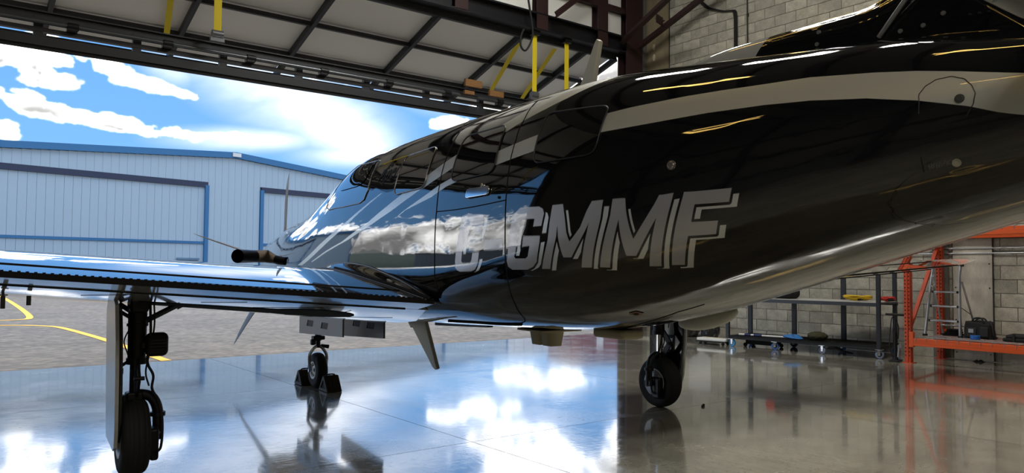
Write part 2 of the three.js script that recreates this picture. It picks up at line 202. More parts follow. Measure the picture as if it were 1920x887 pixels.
function paint(z0, z1, flake = false) {   // flake: how metallic (blue) and how rough (green) each paint is
  const BLACK = flake ? 'rgb(0,8,0)' : '#101216', STRIPE = flake ? 'rgb(0,105,150)' : '#dfe3e0', LETTER = flake ? 'rgb(0,105,150)' : '#bbbcbf', EDGE = flake ? 'rgb(0,105,150)' : '#e0e4e3';
  const w = 2048, h = 1024, c = document.createElement('canvas'); c.width = w; c.height = h; const x = c.getContext('2d');
  const X = (z) => (z - z0) / (z1 - z0) * w, Y = (a) => a / Math.PI * h;
  const path = (L, dz = 0, da = 0) => { x.beginPath(); L.forEach((p, i) => (i ? x.lineTo(X(p[0] + dz), Y(p[1] + da)) : x.moveTo(X(p[0] + dz), Y(p[1] + da)))); x.closePath(); };
  x.fillStyle = BLACK; x.fillRect(0, 0, w, h); x.fillStyle = STRIPE;
  path([...POLY.sweepTop, ...POLY.sweepBottom]); x.fill(); for (const k of ['low', 'crest', 'fine']) { path(POLY[k]); x.fill(); }
  x.lineJoin = 'round';
  const dz = (k) => (k === 'F' || k === 'M2' ? .018 : .025), da = (k) => ({ C: .02, dash: .02, G: .026, M: .034, M2: .05, F: .06 }[k]);
  for (const k in LETTERS) { x.fillStyle = EDGE; path(LETTERS[k], dz(k) + .01, da(k)); x.fill(); }
  for (const k in LETTERS) { path(LETTERS[k]); x.strokeStyle = BLACK; x.lineWidth = 0.022 / (z1 - z0) * w; x.stroke(); x.fillStyle = LETTER; x.fill(); }
  // small stencilled placards on the tail
  x.fillStyle = flake ? BLACK : '#6f7472'; x.font = '9px sans-serif'; ['STATIC PORT', 'KEEP CLEAN', 'DO NOT PLUG', 'OR DEFORM'].forEach((s, i) => x.fillText(s, X(3.675), Y(1.955 + i * .012)));
  const t = new THREE.CanvasTexture(c); if (!flake) t.colorSpace = THREE.SRGBColorSpace; t.magFilter = THREE.LinearFilter; return t;
}
// slight waviness of thin sheet metal between its frames
const waves = ftex(1024, 512, (u, v) => 0.62 * pfbm(u, v, 6, 2, 11, 12) + 0.38 * pfbm(u, v, 17, 2, 31, 30));
const gloss = { roughness: 0.03, ior: 1.56, clearcoat: 0.8, clearcoatRoughness: 0.01 };
const metallic = (a, b) => { const t = paint(a, b, true); return { roughness: 1, metalness: 1, roughnessMap: t, metalnessMap: t }; };
const skinPlain = phys({ color: BLACK, ...gloss, bumpMap: waves, bumpScale: 0.0045 });
const skinA = phys({ color: '#ffffff', map: paint(-1.7, 1.2), ...gloss, ...metallic(-1.7, 1.2), bumpMap: waves, bumpScale: 0.0045 });
const skinB = phys({ color: '#ffffff', map: paint(1.2, 4.1), ...gloss, ...metallic(1.2, 4.1), bumpMap: waves, bumpScale: 0.0045 });
const fuselage = (() => {
  const L = [hullGrid(-1.7, 1.2, 90, -1), hullGrid(1.2, 4.1, 90, -1), hullGrid(4.1, 4.95, 16, -1), hullGrid(-1.7, 4.95, 120, 1)].map(plain);
  const tail = plain(grid(24, 1, (i, j) => { const a = i * 2 * Math.PI, s = a > Math.PI ? 1 : -1, b = a > Math.PI ? 2 * Math.PI - a : a; const p = hull(4.95, clamp(b, 1e-4, Math.PI - 1e-4), s); return j ? p : [0, fM(4.95), 5.0]; }));
  const g = mergeGeometries([L[0], L[1], mergeGeometries([L[2], L[3], tail])], true);
  const m = new THREE.Mesh(g, [skinA, skinB, skinPlain]); m.name = 'fuselage'; plane.add(m); return m;
})();
const cowl = part('engine_cowl', [hullGrid(-4.08, -1.7, 60, -1), hullGrid(-4.08, -1.7, 60, 1), grid(48, 2, (i, j) => { const a = i * 2 * Math.PI, s = a > Math.PI ? 1 : -1, b = a > Math.PI ? 2 * Math.PI - a : a; const p = hull(-4.08, clamp(b, 1e-4, Math.PI - 1e-4), s), k = 1 - j; return [p[0] * k, lerp(1.25, p[1], k), -4.08 - (1 - k * k) * 0.03]; })], skinPlain, plane);
part('exhaust_base', [rod([-.30, 1.33, -3.60], [-.52, 1.325, -3.42], .07, .066, 20)], std('#7a6c60', 0.5, 0.3), cowl, 'grey-brown exhaust base');  // base coloured grey-brown, lighter than the pipe
part('exhaust_pipe', [(() => { const g = rod([-.5, 1.325, -3.44], [-.745, 1.32, -3.2], .066, .072, 24, true); return g; })(), rod([-.55, 1.325, -3.45], [-.57, 1.325, -3.43], .066, .066, 20)], std('#0c0c0d', 0.35, 0.4, { side: THREE.DoubleSide }), cowl, 'black exhaust pipe');

// the maker's name and arrowhead, matt lettering
{
  const font = await new FontLoader().loadAsync('fonts/droid/droid_sans_regular.typeface.json'), L = [], to = (q) => [-.043 + q.x + q.y * .22, 1.012 - q.x * .06 - q.y * 1.42];
  for (const s of font.generateShapes('Piper', .096)) { const e = s.extractPoints(5); L.push(hullSkin(e.shape.map(to), .002, .06, e.holes.map((h) => h.map(to)))); }
  L.push(hullSkin([[.0, .905], [.075, .79], [.128, .86], [.098, .872], [.074, .835], [.052, .885]], .002, .06));
  part('maker_name', L, std('#060607', .7), fuselage, 'matt black maker name with an arrowhead above');
}
// windows: dark panes with a rim
function windowOn(poly, rimColor, mat = M.glassDark) { const p = part('cabin_window', hullSkin(poly, 0.004, 0.04), mat, fuselage); part('window_rim', seamOn(poly, 0.0042, 0.004, true), rimColor, fuselage); return p; }
const rimLight = std('#8f9296', 0.25, 0.9), rimDark = std('#26282b', 0.4, 0.4);
windowOn(corners([[.335, 1.165], [.785, 1.15], [.725, .775], [.285, .79]], .06, .07), rimLight);
windowOn(corners([[1.105, 1.155], [1.56, 1.17], [1.51, .78], [1.075, .765]], .065, .08), rimDark);
windowOn(corners([[1.89, 1.195], [2.32, 1.24], [2.32, .87], [1.865, .80]], .06, .07), rimDark);
part('cockpit_window', hullSkin(round([[-.265, .693], [-.159, 1.05], [-.181, 1.136], [-.249, 1.154], [-.604, 1.138], [-.92, 1.109], [-1.03, 1.057], [-1.045, .99], [-1.015, .92], [-.987, .827], [-.943, .729], [-.809, .605]], .25, 3), 0.004, 0.04), phys({ color: '#15171a', roughness: 0.02, ior: 1.8, clearcoat: 1 }), fuselage);
part('window_rim', seamOn([[-.265, .693], [-.159, 1.05], [-.181, 1.136], [-.249, 1.154], [-.604, 1.138], [-.92, 1.109], [-1.03, 1.057], [-1.045, .99], [-1.015, .92], [-.987, .827], [-.943, .729], [-.809, .605]], .0045, .003, true), rimLight, fuselage);
part('cockpit_side_pane', hullSkin(round([[-.34, .70], [-.29, .93], [-.38, .975], [-.80, .955], [-.87, .89], [-.80, .74], [-.70, .665]], .28, 4), 0.009, 0.04), M.glassDark, fuselage, 'curved inner side pane');
// windscreen, door seams, skin joints
part('windscreen', hullSkin([[-1.0, .06], [-1.0, .45], [-1.10, .62], [-1.62, .62], [-1.8, .35], [-1.82, .06]], .004, .05), M.glassDark, fuselage);
part('door_seam', [seamOn([[.70, .30], [.783, .422], [.903, .649], [.936, .807], [.952, .987], [.968, 1.123], [.975, 1.193], [.991, 1.323], [1.0, 1.488], [1.006, 1.583], [1.007, 1.878]], .0032), seamOn([[1.60, .5], [1.63, .655], [1.656, .776], [1.66, .881], [1.677, .972], [1.685, 1.1], [1.7, 1.275], [1.712, 1.45], [1.72, 1.6], [1.722, 1.75], [1.7, 1.95], [1.66, 2.179], [1.58, 2.466], [1.522, 2.556], [1.441, 2.607]], .0032), seamOn([[.994, 1.326], [1.263, 1.338], [1.703, 1.36]], .003)], M.seam, fuselage);
const handle = part('door_handle', [(() => { const g = hullSkin(corners([[1.32, 1.285], [1.325, 1.238], [1.545, 1.258], [1.545, 1.30]], .02, .02), .012, .03); return g; })()], M.chrome, fuselage, 'chrome door handle');
part('door_handle_edge', seamOn(corners([[1.32, 1.285], [1.325, 1.238], [1.545, 1.258], [1.545, 1.30]], .02, .02), .006, .006, true), M.chrome, fuselage);
const knob = (z, a, r, h, m, name, label) => { const n = hullN(z, a), p = off(z, a, -.004), q = off(z, a, h); return part(name, [rod(p, q, r, r * .93, 24), rod(q, [q[0] + n.x * .002, q[1] + n.y * .002, q[2] + n.z * .002], r * .7, r * .6, 24)], m, fuselage, label); };
knob(1.467, 1.237, .013, .008, M.chrome, 'door_lock'); knob(1.642, 1.335, .008, .006, M.blackMetal, 'door_latch');
knob(2.745, 1.448, .021, .006, std('#b5ada6', .25, .8), 'fuselage_vent', 'polished round vent');
knob(3.754, 1.985, .014, .004, std('#b9b8aa', .4, .5), 'static_port'); knob(3.775, 1.462, .015, .003, std('#4b4d4b', .6, .5), 'panel_lock');
part('access_panel_seam', seamOn([[3.661, 1.521], [3.661, 1.432], [3.659, 1.36], [3.675, 1.289], [3.704, 1.238], [3.747, 1.228], [3.784, 1.277], [3.806, 1.357], [3.817, 1.436], [3.812, 1.528], [3.793, 1.6]], .0016), std('#3a3c3b', .4, .5), fuselage);
part('skin_joint', [seamOn([[1.9, 3.05], [2.097, 3.0], [2.447, 2.87], [2.6, 2.86]], .0025), seamOn([[3.66, 1.85], [3.66, 2.0]], .0015), seamOn([[.70, .30], [.72, .02]], .0025)], M.seam, fuselage);
part('belly_placard', [hullSkin([[2.252, 2.652], [2.306, 2.646], [2.319, 2.723], [2.259, 2.741]], .003, .03)], std('#8d6a4c', .6), fuselage, 'tan square placard');
part('belly_placard_port', [hullSkin(Array.from({ length: 10 }, (_, i) => [2.284 + .015 * Math.cos(i * .628), 2.69 + .022 * Math.sin(i * .628)]), .005, .03)], M.seam, fuselage);
part('door_step_strip', [seamOn([[.62, 2.62], [.9, 2.63], [1.2, 2.64], [1.42, 2.645]], .009, .002)], M.rubber, fuselage);
part('roof_strip', [0, 1, 2, 3, 4, 5, 6, 7, 8, 9, 10, 11, 12, 13].map((i) => box(.02, .012, .055, -.16, fT(.35 + i * .075) - .004, .35 + i * .075)), M.aluDull, fuselage, 'riveted metal strip along the roof');

// wings: NACA-like sections
function wingShape(s) {
  const rise = s < 0 ? .073 : .05;
  const te = curve([0, .62, 2.775, 6.35], [.96, .92, .76, .52]), le = curve([0, .66, 1.15, 2.775, 6.35], [-1.42, -1.32, -1.14, -.93, -.58]), yt = (x) => 1.011 + (x - .62) * rise, th = (x) => lerp(.168, .135, clamp(x / 6.35));
  const half = (k) => 5 * (.2969 * Math.sqrt(k) - .126 * k - .3516 * k * k + .2843 * k ** 3 - .1036 * k ** 4);
  const y = (x, z, up) => { const c = te(x) - le(x), k = clamp((z - le(x)) / c); return yt(x) + up * half(k) * th(x) * c + (up > 0 ? .0 : -.004) * 1 + up * .004; };
  return { te, le, yt, y };
}
const skinWing = phys({ color: '#15171b', roughness: 0.03, ior: 2.5, clearcoat: 1, clearcoatRoughness: 0.02, bumpMap: waves, bumpScale: 0.0012 });
const skinUnder = phys({ color: '#c2c1bc', roughness: 0.14, metalness: 0.3, clearcoat: 0.9, clearcoatRoughness: 0.03, bumpMap: waves, bumpScale: 0.001 });
function surface(w, s, k0, k1, up, x0, x1, nx, nk) {   // k along the chord in metres ahead of the trailing edge, or 'le'
  const g = grid(nx, nk, (i, j) => { const x = lerp(x0, x1, i), a = k0 === 'le' ? w.le(x) : w.te(x) - k0, b = w.te(x) - k1; const t = k0 === 'le' ? 1 - Math.cos(j * Math.PI / 2) : j; const z = lerp(a, b, t); return [s * x, w.y(x, z, up), z, x / 3, z / 3]; });
  return (s * up > 0) ? flip(g) : g;
}
for (const s of [-1, 1]) {
  const w = wingShape(s), X0 = .3, X1 = 6.3;
  const top = plain(surface(w, s, 'le', .27, 1, X0, X1, 60, 30)), bot = plain(surface(w, s, 'le', .27, -1, X0, X1, 60, 30));
  const close = plain(grid(40, 1, (i, j) => { const x = lerp(X0, X1, i), z = w.te(x) - .27; return [s * x, w.y(x, z, j ? 1 : -1), z]; }));
  const tip = plain(grid(24, 2, (i, j) => { const z = lerp(w.le(6.3), w.te(6.3), i), a = w.y(6.3, z, -1), b = w.y(6.3, z, 1); return [s * (6.3 + .07 * (1 - (2 * j - 1) ** 2)), lerp(a, b, j), z]; }));
  const wing = new THREE.Mesh(mergeGeometries([mergeGeometries([top, close, tip]), bot], true), [skinWing, skinUnder]); wing.name = 'wing'; plane.add(wing);
  const mk = (name, a, b, z = .258) => { const f = new THREE.Mesh(mergeGeometries([mergeGeometries([plain(surface(w, s, z, .008, 1, a, b, 40, 5)), plain(grid(30, 1, (i, j) => { const x = lerp(a, b, i); return [s * x, w.y(x, w.te(x) - z, j ? 1 : -1), w.te(x) - z]; }))]), plain(surface(w, s, z, .008, -1, a, b, 40, 5))], true), [skinWing, skinUnder]); f.name = name; wing.add(f); return f; };
  part('wing_tip', grid(14, 28, (i, j) => { const x = lerp(6.24, 6.62, i), a = j * 2 * Math.PI, zl = w.le(6.24) + .75 * i * i, zt = w.te(6.24) + .06 * i, c = zt - zl, u = (1 - Math.cos(a)) / 2, hh = Math.sin(a) * .135 * c * .5 * (1 - .7 * i) * (1 - .6 * u); return [s * x, w.yt(x) + .05 * i * i + hh, lerp(zl, zt, u)]; }), skinUnder, wing, 'pale upswept wing tip');
  mk('flap', .62, 3.5); mk('aileron', 3.53, 6.1); mk('wing_tip_edge', 6.12, 6.3);
  const N = 30, rail = []; for (let i = 0; i <= N; i++) { const x = lerp(.64, 6.28, i / N); rail.push([s * x, w.yt(x), w.te(x) - .004]); }
  part('trailing_edge_strip', (() => { const L = []; for (let i = 0; i < N; i++) L.push(bar(rail[i], rail[i + 1], .02, s < 0 ? .03 : .012)); return L; })(), M.seam, wing, 'black trailing edge strip');
  if (s < 0) { const L = []; for (let x = .7; x < 2.95; x += .033) L.push(box(.013, .006, .016, s * x, w.yt(x) + .017, w.te(x) - .002)); const o = part('hinge_knuckle', L, M.seam, wing); o.userData.kind = 'stuff'; }
  const seamLine = (k, up, a, b, r) => { const P = []; for (let i = 0; i <= 24; i++) { const x = lerp(a, b, i / 24), z = w.te(x) - k; P.push([s * x, w.y(x, z, up), z]); } return tube(P, r, 6, 48); };
  part('wing_joint', [seamLine(.264, 1, .7, 6.2, .006), seamLine(.264, -1, .7, 6.2, .007)], M.seam, wing);
  [[.55, 1.15, .15, -.3], [1.15, 1.5, .45, .2], [1.6, 1.82, .45, .3], [2.2, 2.42, .45, .25], [.95, .98, .4, -.6]].forEach(([a, b, za, zb]) => { const P = []; for (let i = 0; i <= 6; i++) { const x = lerp(a, b, i / 6), z = lerp(za, zb, i / 6); P.push([s * x, w.y(x, z, -1), z]); } part('skin_seam', tube(P, .0022, 5, 12), M.seam, wing); });
  // wheel well and leg slot: black patches on the skin stand for shaded openings
  const low = (x, z) => [s * x, w.y(x, z, -1) - .003, z];
  const oval = Array.from({ length: 36 }, (_, i) => [1.10 + .29 * Math.cos(i * Math.PI / 18), .06 + .27 * Math.sin(i * Math.PI / 18)]);
  const well = part('wheel_well_shade_patch', [skin(oval, low, .06), skin([[1.3, -.16], [2.12, -.1], [2.12, .12], [1.3, .2]], low, .06)].map((g) => { const n = g.attributes.normal; if (n.getY(0) > 0) { const P = g.attributes.position.array; for (let i = 0; i < P.length; i += 9) for (let k = 0; k < 3; k++) { const t = P[i + 3 + k]; P[i + 3 + k] = P[i + 6 + k]; P[i + 6 + k] = t; } g.computeVertexNormals(); } return g; }), std('#07080a', 0.95), wing, 'flat black patch painted for the shade inside the wheel well');
  if (s < 0) {
    part('air_data_probe', [rod([-2.77, 1.09, .2], [-2.765, .99, .2], .007), rod([-2.768, 1.05, .2], [-2.768, .985, .2], .011), box(.035, .006, .012, -2.765, 1.055, .2)], std('#55585a', .5, .6), wing); part('drain_mast', rod([-2.655, 1.05, .2], [-2.655, 1.0, .2], .011), std('#55585a', .5, .6), wing);
  }
  // root fairing: a rubber-edged fillet where the upper skin meets the body
  const fil = [[-.9, 1.21], [-.6, 1.24], [-.365, 1.245], [.023, 1.222], [.287, 1.18], [.6, 1.12], [.777, 1.065], [.93, 1.0]];
  const body = (z, y) => { let a = .9, b = 2.6; for (let i = 0; i < 30; i++) { const m = (a + b) / 2; hull(z, m, s)[1] > y ? a = m : b = m; } return off(z, a, .004, s); };
  const P0 = fil.map(([z, y]) => body(z, y)), P1 = fil.map(([z, y]) => { const x = .80 - .10 * clamp((z - .2) / .7), zz = Math.min(z, w.te(x) - .01); return [s * x, w.y(x, zz, 1) + .004, z]; });
  const c0 = new THREE.CatmullRomCurve3(P0.map((p) => V(...p))), c1 = new THREE.CatmullRomCurve3(P1.map((p) => V(...p)));
  const fg = grid(40, 6, (i, j) => { const a = c0.getPoint(i), b = c1.getPoint(i), q = V(lerp(a.x, b.x, .25), lerp(a.y, b.y, .85), lerp(a.z, b.z, .5)); const t = j; const p = a.multiplyScalar((1 - t) ** 2).add(q.multiplyScalar(2 * t * (1 - t))).add(b.multiplyScalar(t * t)); return [p.x, p.y, p.z]; });
  part('wing_root_fairing', s < 0 ? flip(fg) : fg, skinWing, wing);
  part('fairing_edge', [new THREE.TubeGeometry(c0, 50, .005, 6), new THREE.TubeGeometry(c1, 50, .004, 6)], M.aluDull, wing, 'bright fairing edge strips');
  part('fairing_seal', [new THREE.TubeGeometry(new THREE.CatmullRomCurve3(P1.slice(2).map((p) => V(p[0] - s * .03, p[1] + .004, p[2]))), 40, .011, 6)], M.rubber, wing);
}
// tail
{
  const topc = curve([2.3, 2.56, 2.84, 3.1, 3.33, 3.5, 3.75, 4.1, 4.6, 4.95], [2.2, 2.235, 2.238, 2.238, 2.25, 2.33, 2.62, 3.02, 3.5, 3.62]);
  const finAt = (z, v, s) => { const b = fT(z) - .03, t = topc(z); const w = (z < 3.3 ? lerp(.05, .07, (z - 2.3)) : lerp(.07, .11, clamp((z - 3.3) / .5))) * Math.pow(1 - Math.pow(v, 3), .5); return [s * w, lerp(b, t, v), z]; };
  const finGrid = (za, zb, s, sl) => { const g = grid(60, 14, (i, j) => { const v = 1 - (1 - j) ** 1.6; const a = typeof za === 'function' ? za(v) : za, b = typeof zb === 'function' ? zb(v) : zb; return [...finAt(lerp(a, b, i), v, s), i, j]; }); return s < 0 ? flip(g) : g; };
  const edge = (v) => 2.755 + .085 * v;
  part('dorsal_fairing', [finGrid(2.3, edge, -1), finGrid(2.3, edge, 1)], phys({ color: '#b9bdbd', roughness: .06, clearcoat: 1 }), plane, 'pale silver front of the dorsal fin');
  const fin = part('vertical_fin', [finGrid(edge, 4.95, -1), finGrid(edge, 4.95, 1)], skinPlain, plane);
  part('leading_edge_trim', [tube([[-.085, 2.085, 3.365], [-.10, 2.2, 3.483], [-.10, 2.32, 3.6], [-.10, 2.6, 3.86]], .009, 8, 30)], M.aluDull, fin, 'silver trim strip');
  for (const [z, y] of [[3.095, 2.178], [3.092, 2.128], [3.446, 2.088], [3.533, 2.085], [3.606, 2.108], [3.66, 2.155]]) { const v = clamp((y - fT(z) + .03) / (topc(z) - fT(z) + .03)); const p = finAt(z, Math.min(v, .92), -1); part('fin_screw', rod([p[0] + .004, y, z], [p[0] - .005, y, z], .009, .008, 12), std('#8c8f90', .4, .7), fin); }
  for (let i = 0; i < 9; i++) part('fin_rivet', rod([-.10, 2.075 - i * .0035, 3.70 + i * .03], [-.116, 2.075 - i * .0035, 3.70 + i * .03], .004, .003, 8), std('#3b3d3f', .4, .6), fin);
  for (const s of [-1, 1]) part('horizontal_stabilizer', grid(30, 24, (i, j) => { const x = s * lerp(.12, 2.15, i), c = lerp(.85, .55, i), a = j * 2 * Math.PI, z = 4.42 + Math.cos(a) * c / 2, y = 1.88 + Math.sin(a) * c * .055 * (1 - .55 * Math.cos(a)); return [x, y, z]; }), skinPlain, plane);
}
// propeller: five scimitar blades, feathered
{
  const prop = sub('propeller', plane); prop.position.set(.03, 1.247, -4.15);
  part('spinner', (() => { const g = lathe([[.001, .42], [.05, .405], [.1, .35], [.15, .25], [.175, .12], [.18, 0], [.17, -.02]], 36); g.rotateX(-Math.PI / 2); return g; })(), M.chrome, prop);
  const ch = curve([.12, .25, .5, .8, .98, 1.08], [.08, .115, .15, .125, .075, .02]), tw = curve([.12, .5, 1.08], [66, 80, 88]), sw = curve([.12, .6, .9, 1.08], [0, .02, 0, -.045]);
  const bladeGeo = grid(30, 20, (i, j) => { const r = lerp(.12, 1.08, i), a = j * 2 * Math.PI, c = ch(r), t = lerp(.24, .07, clamp((r - .12) / .4)); const u = Math.cos(a) * c / 2 + sw(r), w = Math.sin(a) * c * t; const th = tw(r) * D; return [u * Math.cos(th) - w * Math.sin(th), r, -(u * Math.sin(th) + w * Math.cos(th))]; });
  const bm = phys({ color: '#86847e', roughness: .5, clearcoat: .2 });
  for (const a of [88.5, 162.2, 238.3, 312, 16]) { const b = part('propeller_blade', bladeGeo, bm, prop); b.rotation.z = (a - 90) * D; }
}
// aerials and fairings
part('blade_antenna', (() => { const L = prism([[1.50, 2.16], [1.64, 2.16], [1.715, 2.48], [1.70, 2.49], [1.685, 2.475]], .02, .006); L.rotateY(-Math.PI / 2); L.translate(-.03, 0, 0); return L; })(), M.offwhite, plane, 'white swept blade antenna on the roof');
part('blade_antenna', (() => { const L = prism([[-.70, .80], [-.42, .80], [-.215, .455], [-.235, .447], [-.27, .46]], .02, .006); L.rotateY(-Math.PI / 2); L.translate(.01, 0, 0); return L; })(), M.offwhite, plane, 'white blade antenna under the belly');
part('belly_fin', (() => { const L = prism([[-.73, .80], [-.62, .80], [-.64, .735], [-.66, .735]], .012, .003); L.rotateY(-Math.PI / 2); return L; })(), M.offwhite, plane);
part('belly_drain_box', [box(.30, .012, .26, -.0, .845, 1.2, [0, 0, 0], .005), ...[1.145, 1.255].map((z) => { const g = new THREE.CylinderGeometry(.072, .056, .09, 4, 1); g.rotateY(Math.PI / 4); g.scale(1, 1, 1); g.translate(-.02, .797, z); return g; })], M.tan, plane, 'two tan tapered boxes under the belly');
part('belly_lens', [(() => { const g = new RoundedBoxGeometry(.16, .05, .25, 3, .02); g.translate(.02, .865, 1.8); return g; })()], M.tan, plane);
part('belly_step', [box(.05, .022, .76, -.0, .805, .15, [-.045, 0, 0], .008)], M.blackMetal, plane);
part('flap_track_fairing', [(() => { const g = new THREE.SphereGeometry(1, 28, 18); g.scale(.05, .062, .21); g.rotateX(-.22); g.translate(.40, .955, 2.09); return g; })()], M.offwhite, plane, 'pale pod fairing under the right flank');
part('flap_track_edge', [tube([[.36, .945, 1.93], [.345, .975, 2.06], [.35, 1.01, 2.2], [.37, 1.02, 2.27]], .006, 6)], M.seam, plane);

// landing gear
const doorPaint = phys({ color: '#b0b0ad', roughness: .28, metalness: .2, clearcoat: .5, clearcoatRoughness: .2 });
const treadGrooves = [-.045, -.015, .015, .045];
function wheel(parent, x, y, z, R, w, rim, grooves, out) {
  const prof = []; const N = 40; for (let i = 0; i <= N; i++) { const t = i / N * Math.PI, c = Math.cos(t), sn = Math.sin(t); let r = rim + (R - rim) * Math.pow(sn, .42), xx = -c * w / 2 * (1 - .16 * (1 - Math.pow(sn, .6))); if (grooves && sn > .8) for (const g of treadGrooves) if (Math.abs(xx - g * w / .17) < .0035) r -= .006; prof.push([r, xx]); }
  const tg = lathe(prof, 64); tg.rotateZ(-Math.PI / 2); tg.translate(x, y, z); const tyre = part('tire', tg, M.rubber, parent);
  const rg = lathe([[.02, -.05], [rim * .5, -.055], [rim * .58, -.04], [rim * .74, -.045], [rim * .78, -.068], [rim * 1.03, -.074], [rim * 1.05, -.06], [rim * 1.05, .06], [rim * 1.03, .074], [rim * .78, .068], [rim * .74, .045], [rim * .58, .04], [rim * .5, .055], [.02, .05]].map(([r, q]) => [r, q * w / .17]), 40); rg.rotateZ(-Math.PI / 2); rg.translate(x, y, z);
  part('wheel_rim', rg, std('#d2d2cf', .45, .2), parent);
  for (let i = 0; i < 8; i++) { const a = i * Math.PI / 4; for (const q of [-1, 1]) part('rim_bolt', rod([x + q * .038 * w / .17, y + Math.cos(a) * rim * .62, z + Math.sin(a) * rim * .62], [x + q * .054 * w / .17, y + Math.cos(a) * rim * .62, z + Math.sin(a) * rim * .62], .008, .007, 8), M.steelDark, parent); }
  return tyre;
}
for (const s of [-1, 1]) {
  const g = sub('main_landing_gear', plane), w = wingShape(s), X = (x) => s * x, m = M.blackMetal;
  wheel(g, X(2.118), .222, 0, .222, .172, .115, true);
  part('outer_cylinder', [rod([X(2.106), .66, 0], [X(2.106), 1.06, 0], .049, .053, 24), rod([X(2.106), .64, 0], [X(2.106), .675, 0], .056, .056, 24), rod([X(2.106), .86, 0], [X(2.106), .875, 0], .058, .058, 24), box(.10, .12, .16, X(2.106), 1.0, 0, [0, 0, 0], .02)], m, g);
  part('piston', rod([X(2.112), .44, 0], [X(2.112), .68, 0], .029, .029, 20), s < 0 ? std('#3b4048', .25, .8) : M.chrome, g);
  part('axle_fork', [tube([[X(2.135), .452, 0], [X(2.08), .462, 0], [X(2.02), .44, 0], [X(1.987), .37, 0], [X(1.982), .26, 0], [X(1.983), .2, 0]], .03, 12, 40), box(.09, .05, .09, X(2.115), .455, 0, [0, 0, 0], .012), box(.03, .04, .05, X(2.165), .445, .01, [0, 0, .3 * s], .006), rod([X(1.96), .222, 0], [X(2.07), .222, 0], .034, .03, 20)], m, g);
  part('fork_clamp', rod([X(1.984), .328, 0], [X(1.984), .352, 0], .042, .042, 20), m, g);
  part('brake_caliper', [box(.06, .17, .11, X(2.02), .19, .06, [0, 0, 0], .018), box(.05, .08, .09, X(2.015), .13, .07, [0, 0, 0], .018)], m, g);
  part('brake_disc', (() => { const d = lathe([[.05, -.006], [.105, -.006], [.105, .006], [.05, .006]], 40); d.rotateZ(-Math.PI / 2); d.translate(X(2.035), .222, 0); return d; })(), M.aluDull, g);
  part('torque_link', [bar([X(2.108), .66, .05], [X(2.108), .57, .13], .05, .014, [1, 0, 0]), bar([X(2.108), .57, .13], [X(2.108), .47, .05], .05, .014, [1, 0, 0]), rod([X(2.08), .57, .13], [X(2.135), .57, .13], .012, .012, 12)], m, g);
  part('brake_hose', [tube([[X(2.05), 1.0, .06], [X(2.045), .8, .07], [X(2.06), .66, .08], [X(2.03), .58, .1], [X(2.03), .5, .07], [X(1.99), .42, .04], [X(1.965), .3, .04], [X(1.97), .16, .05], [X(2.0), .13, .08]], .0075, 8, 70), tube([[X(2.03), 1.03, .05], [X(2.025), .86, .06], [X(2.05), .7, .07], [X(2.07), .6, .1], [X(2.05), .52, .09]], .005, 8, 50), tube([[X(2.15), .86, .06], [X(2.18), .78, .05], [X(2.16), .7, .06]], .004, 6, 20)], M.rubber, g);
  part('side_brace', [rod([X(2.07), .885, 0], [X(1.86), .995, 0], .017, .017, 14), rod([X(1.9), .972, 0], [X(1.82), 1.01, 0], .024, .024, 14)], std('#454a52', .4, .5), g);
  part('actuator', [rod([X(2.12), .93, -.05], [X(2.2), .99, -.06], .014, .014, 12), box(.03, .06, .05, X(2.2), .96, -.04, [0, 0, .5 * s], .008)], m, g);
  // the outer door: a thin plate hung along the leg
  const dg = prism([[-.20, .2], [.10, .175], [.16, .2], [.19, .3], [.215, .55], [.22, .8], [.19, .99], [.1, 1.03], [-.12, 1.03], [-.21, .95], [-.225, .6], [-.215, .3]], .012, .004); dg.rotateY(-Math.PI / 2); dg.scale(1, 1, -1 * -1); dg.rotateZ(-.02 * s); dg.translate(X(2.212), 0, 0);
  part('gear_door', dg, doorPaint, g, 'tall silver gear door plate');
  part('door_rib', box(.012, .03, .3, X(2.198), .62, 0), M.blackMetal, g);
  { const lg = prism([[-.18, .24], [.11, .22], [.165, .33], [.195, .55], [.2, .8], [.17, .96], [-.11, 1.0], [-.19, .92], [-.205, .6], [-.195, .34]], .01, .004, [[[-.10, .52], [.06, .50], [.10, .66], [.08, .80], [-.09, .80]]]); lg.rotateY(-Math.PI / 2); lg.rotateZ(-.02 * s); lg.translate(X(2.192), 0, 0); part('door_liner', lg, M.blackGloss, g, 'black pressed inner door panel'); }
  part('door_link', rod([X(2.235), .60, .02], [X(2.14), .665, 0], .009, .009, 10), m, g); part('door_link', rod([X(2.235), .97, -.02], [X(2.13), .9, 0], .011, .011, 10), m, g);
  if (s < 0) {
    const lamp = part('landing_light', [(() => { const b = new RoundedBoxGeometry(.126, .14, .07, 5, .045); b.translate(-2.008, .753, .05); return b; })(), box(.05, .04, .05, -2.07, .75, .03, [0, 0, 0], .01)], M.blackMetal, g, 'rounded black landing light');
    part('cooling_fin', [[.78, .07], [.762, .09], [.744, .09], [.726, .07]].map(([y, l]) => box(l, .006, .012, -2.006, y, .088)), std('#3a3c3e', .4, .5), lamp);
  }
}
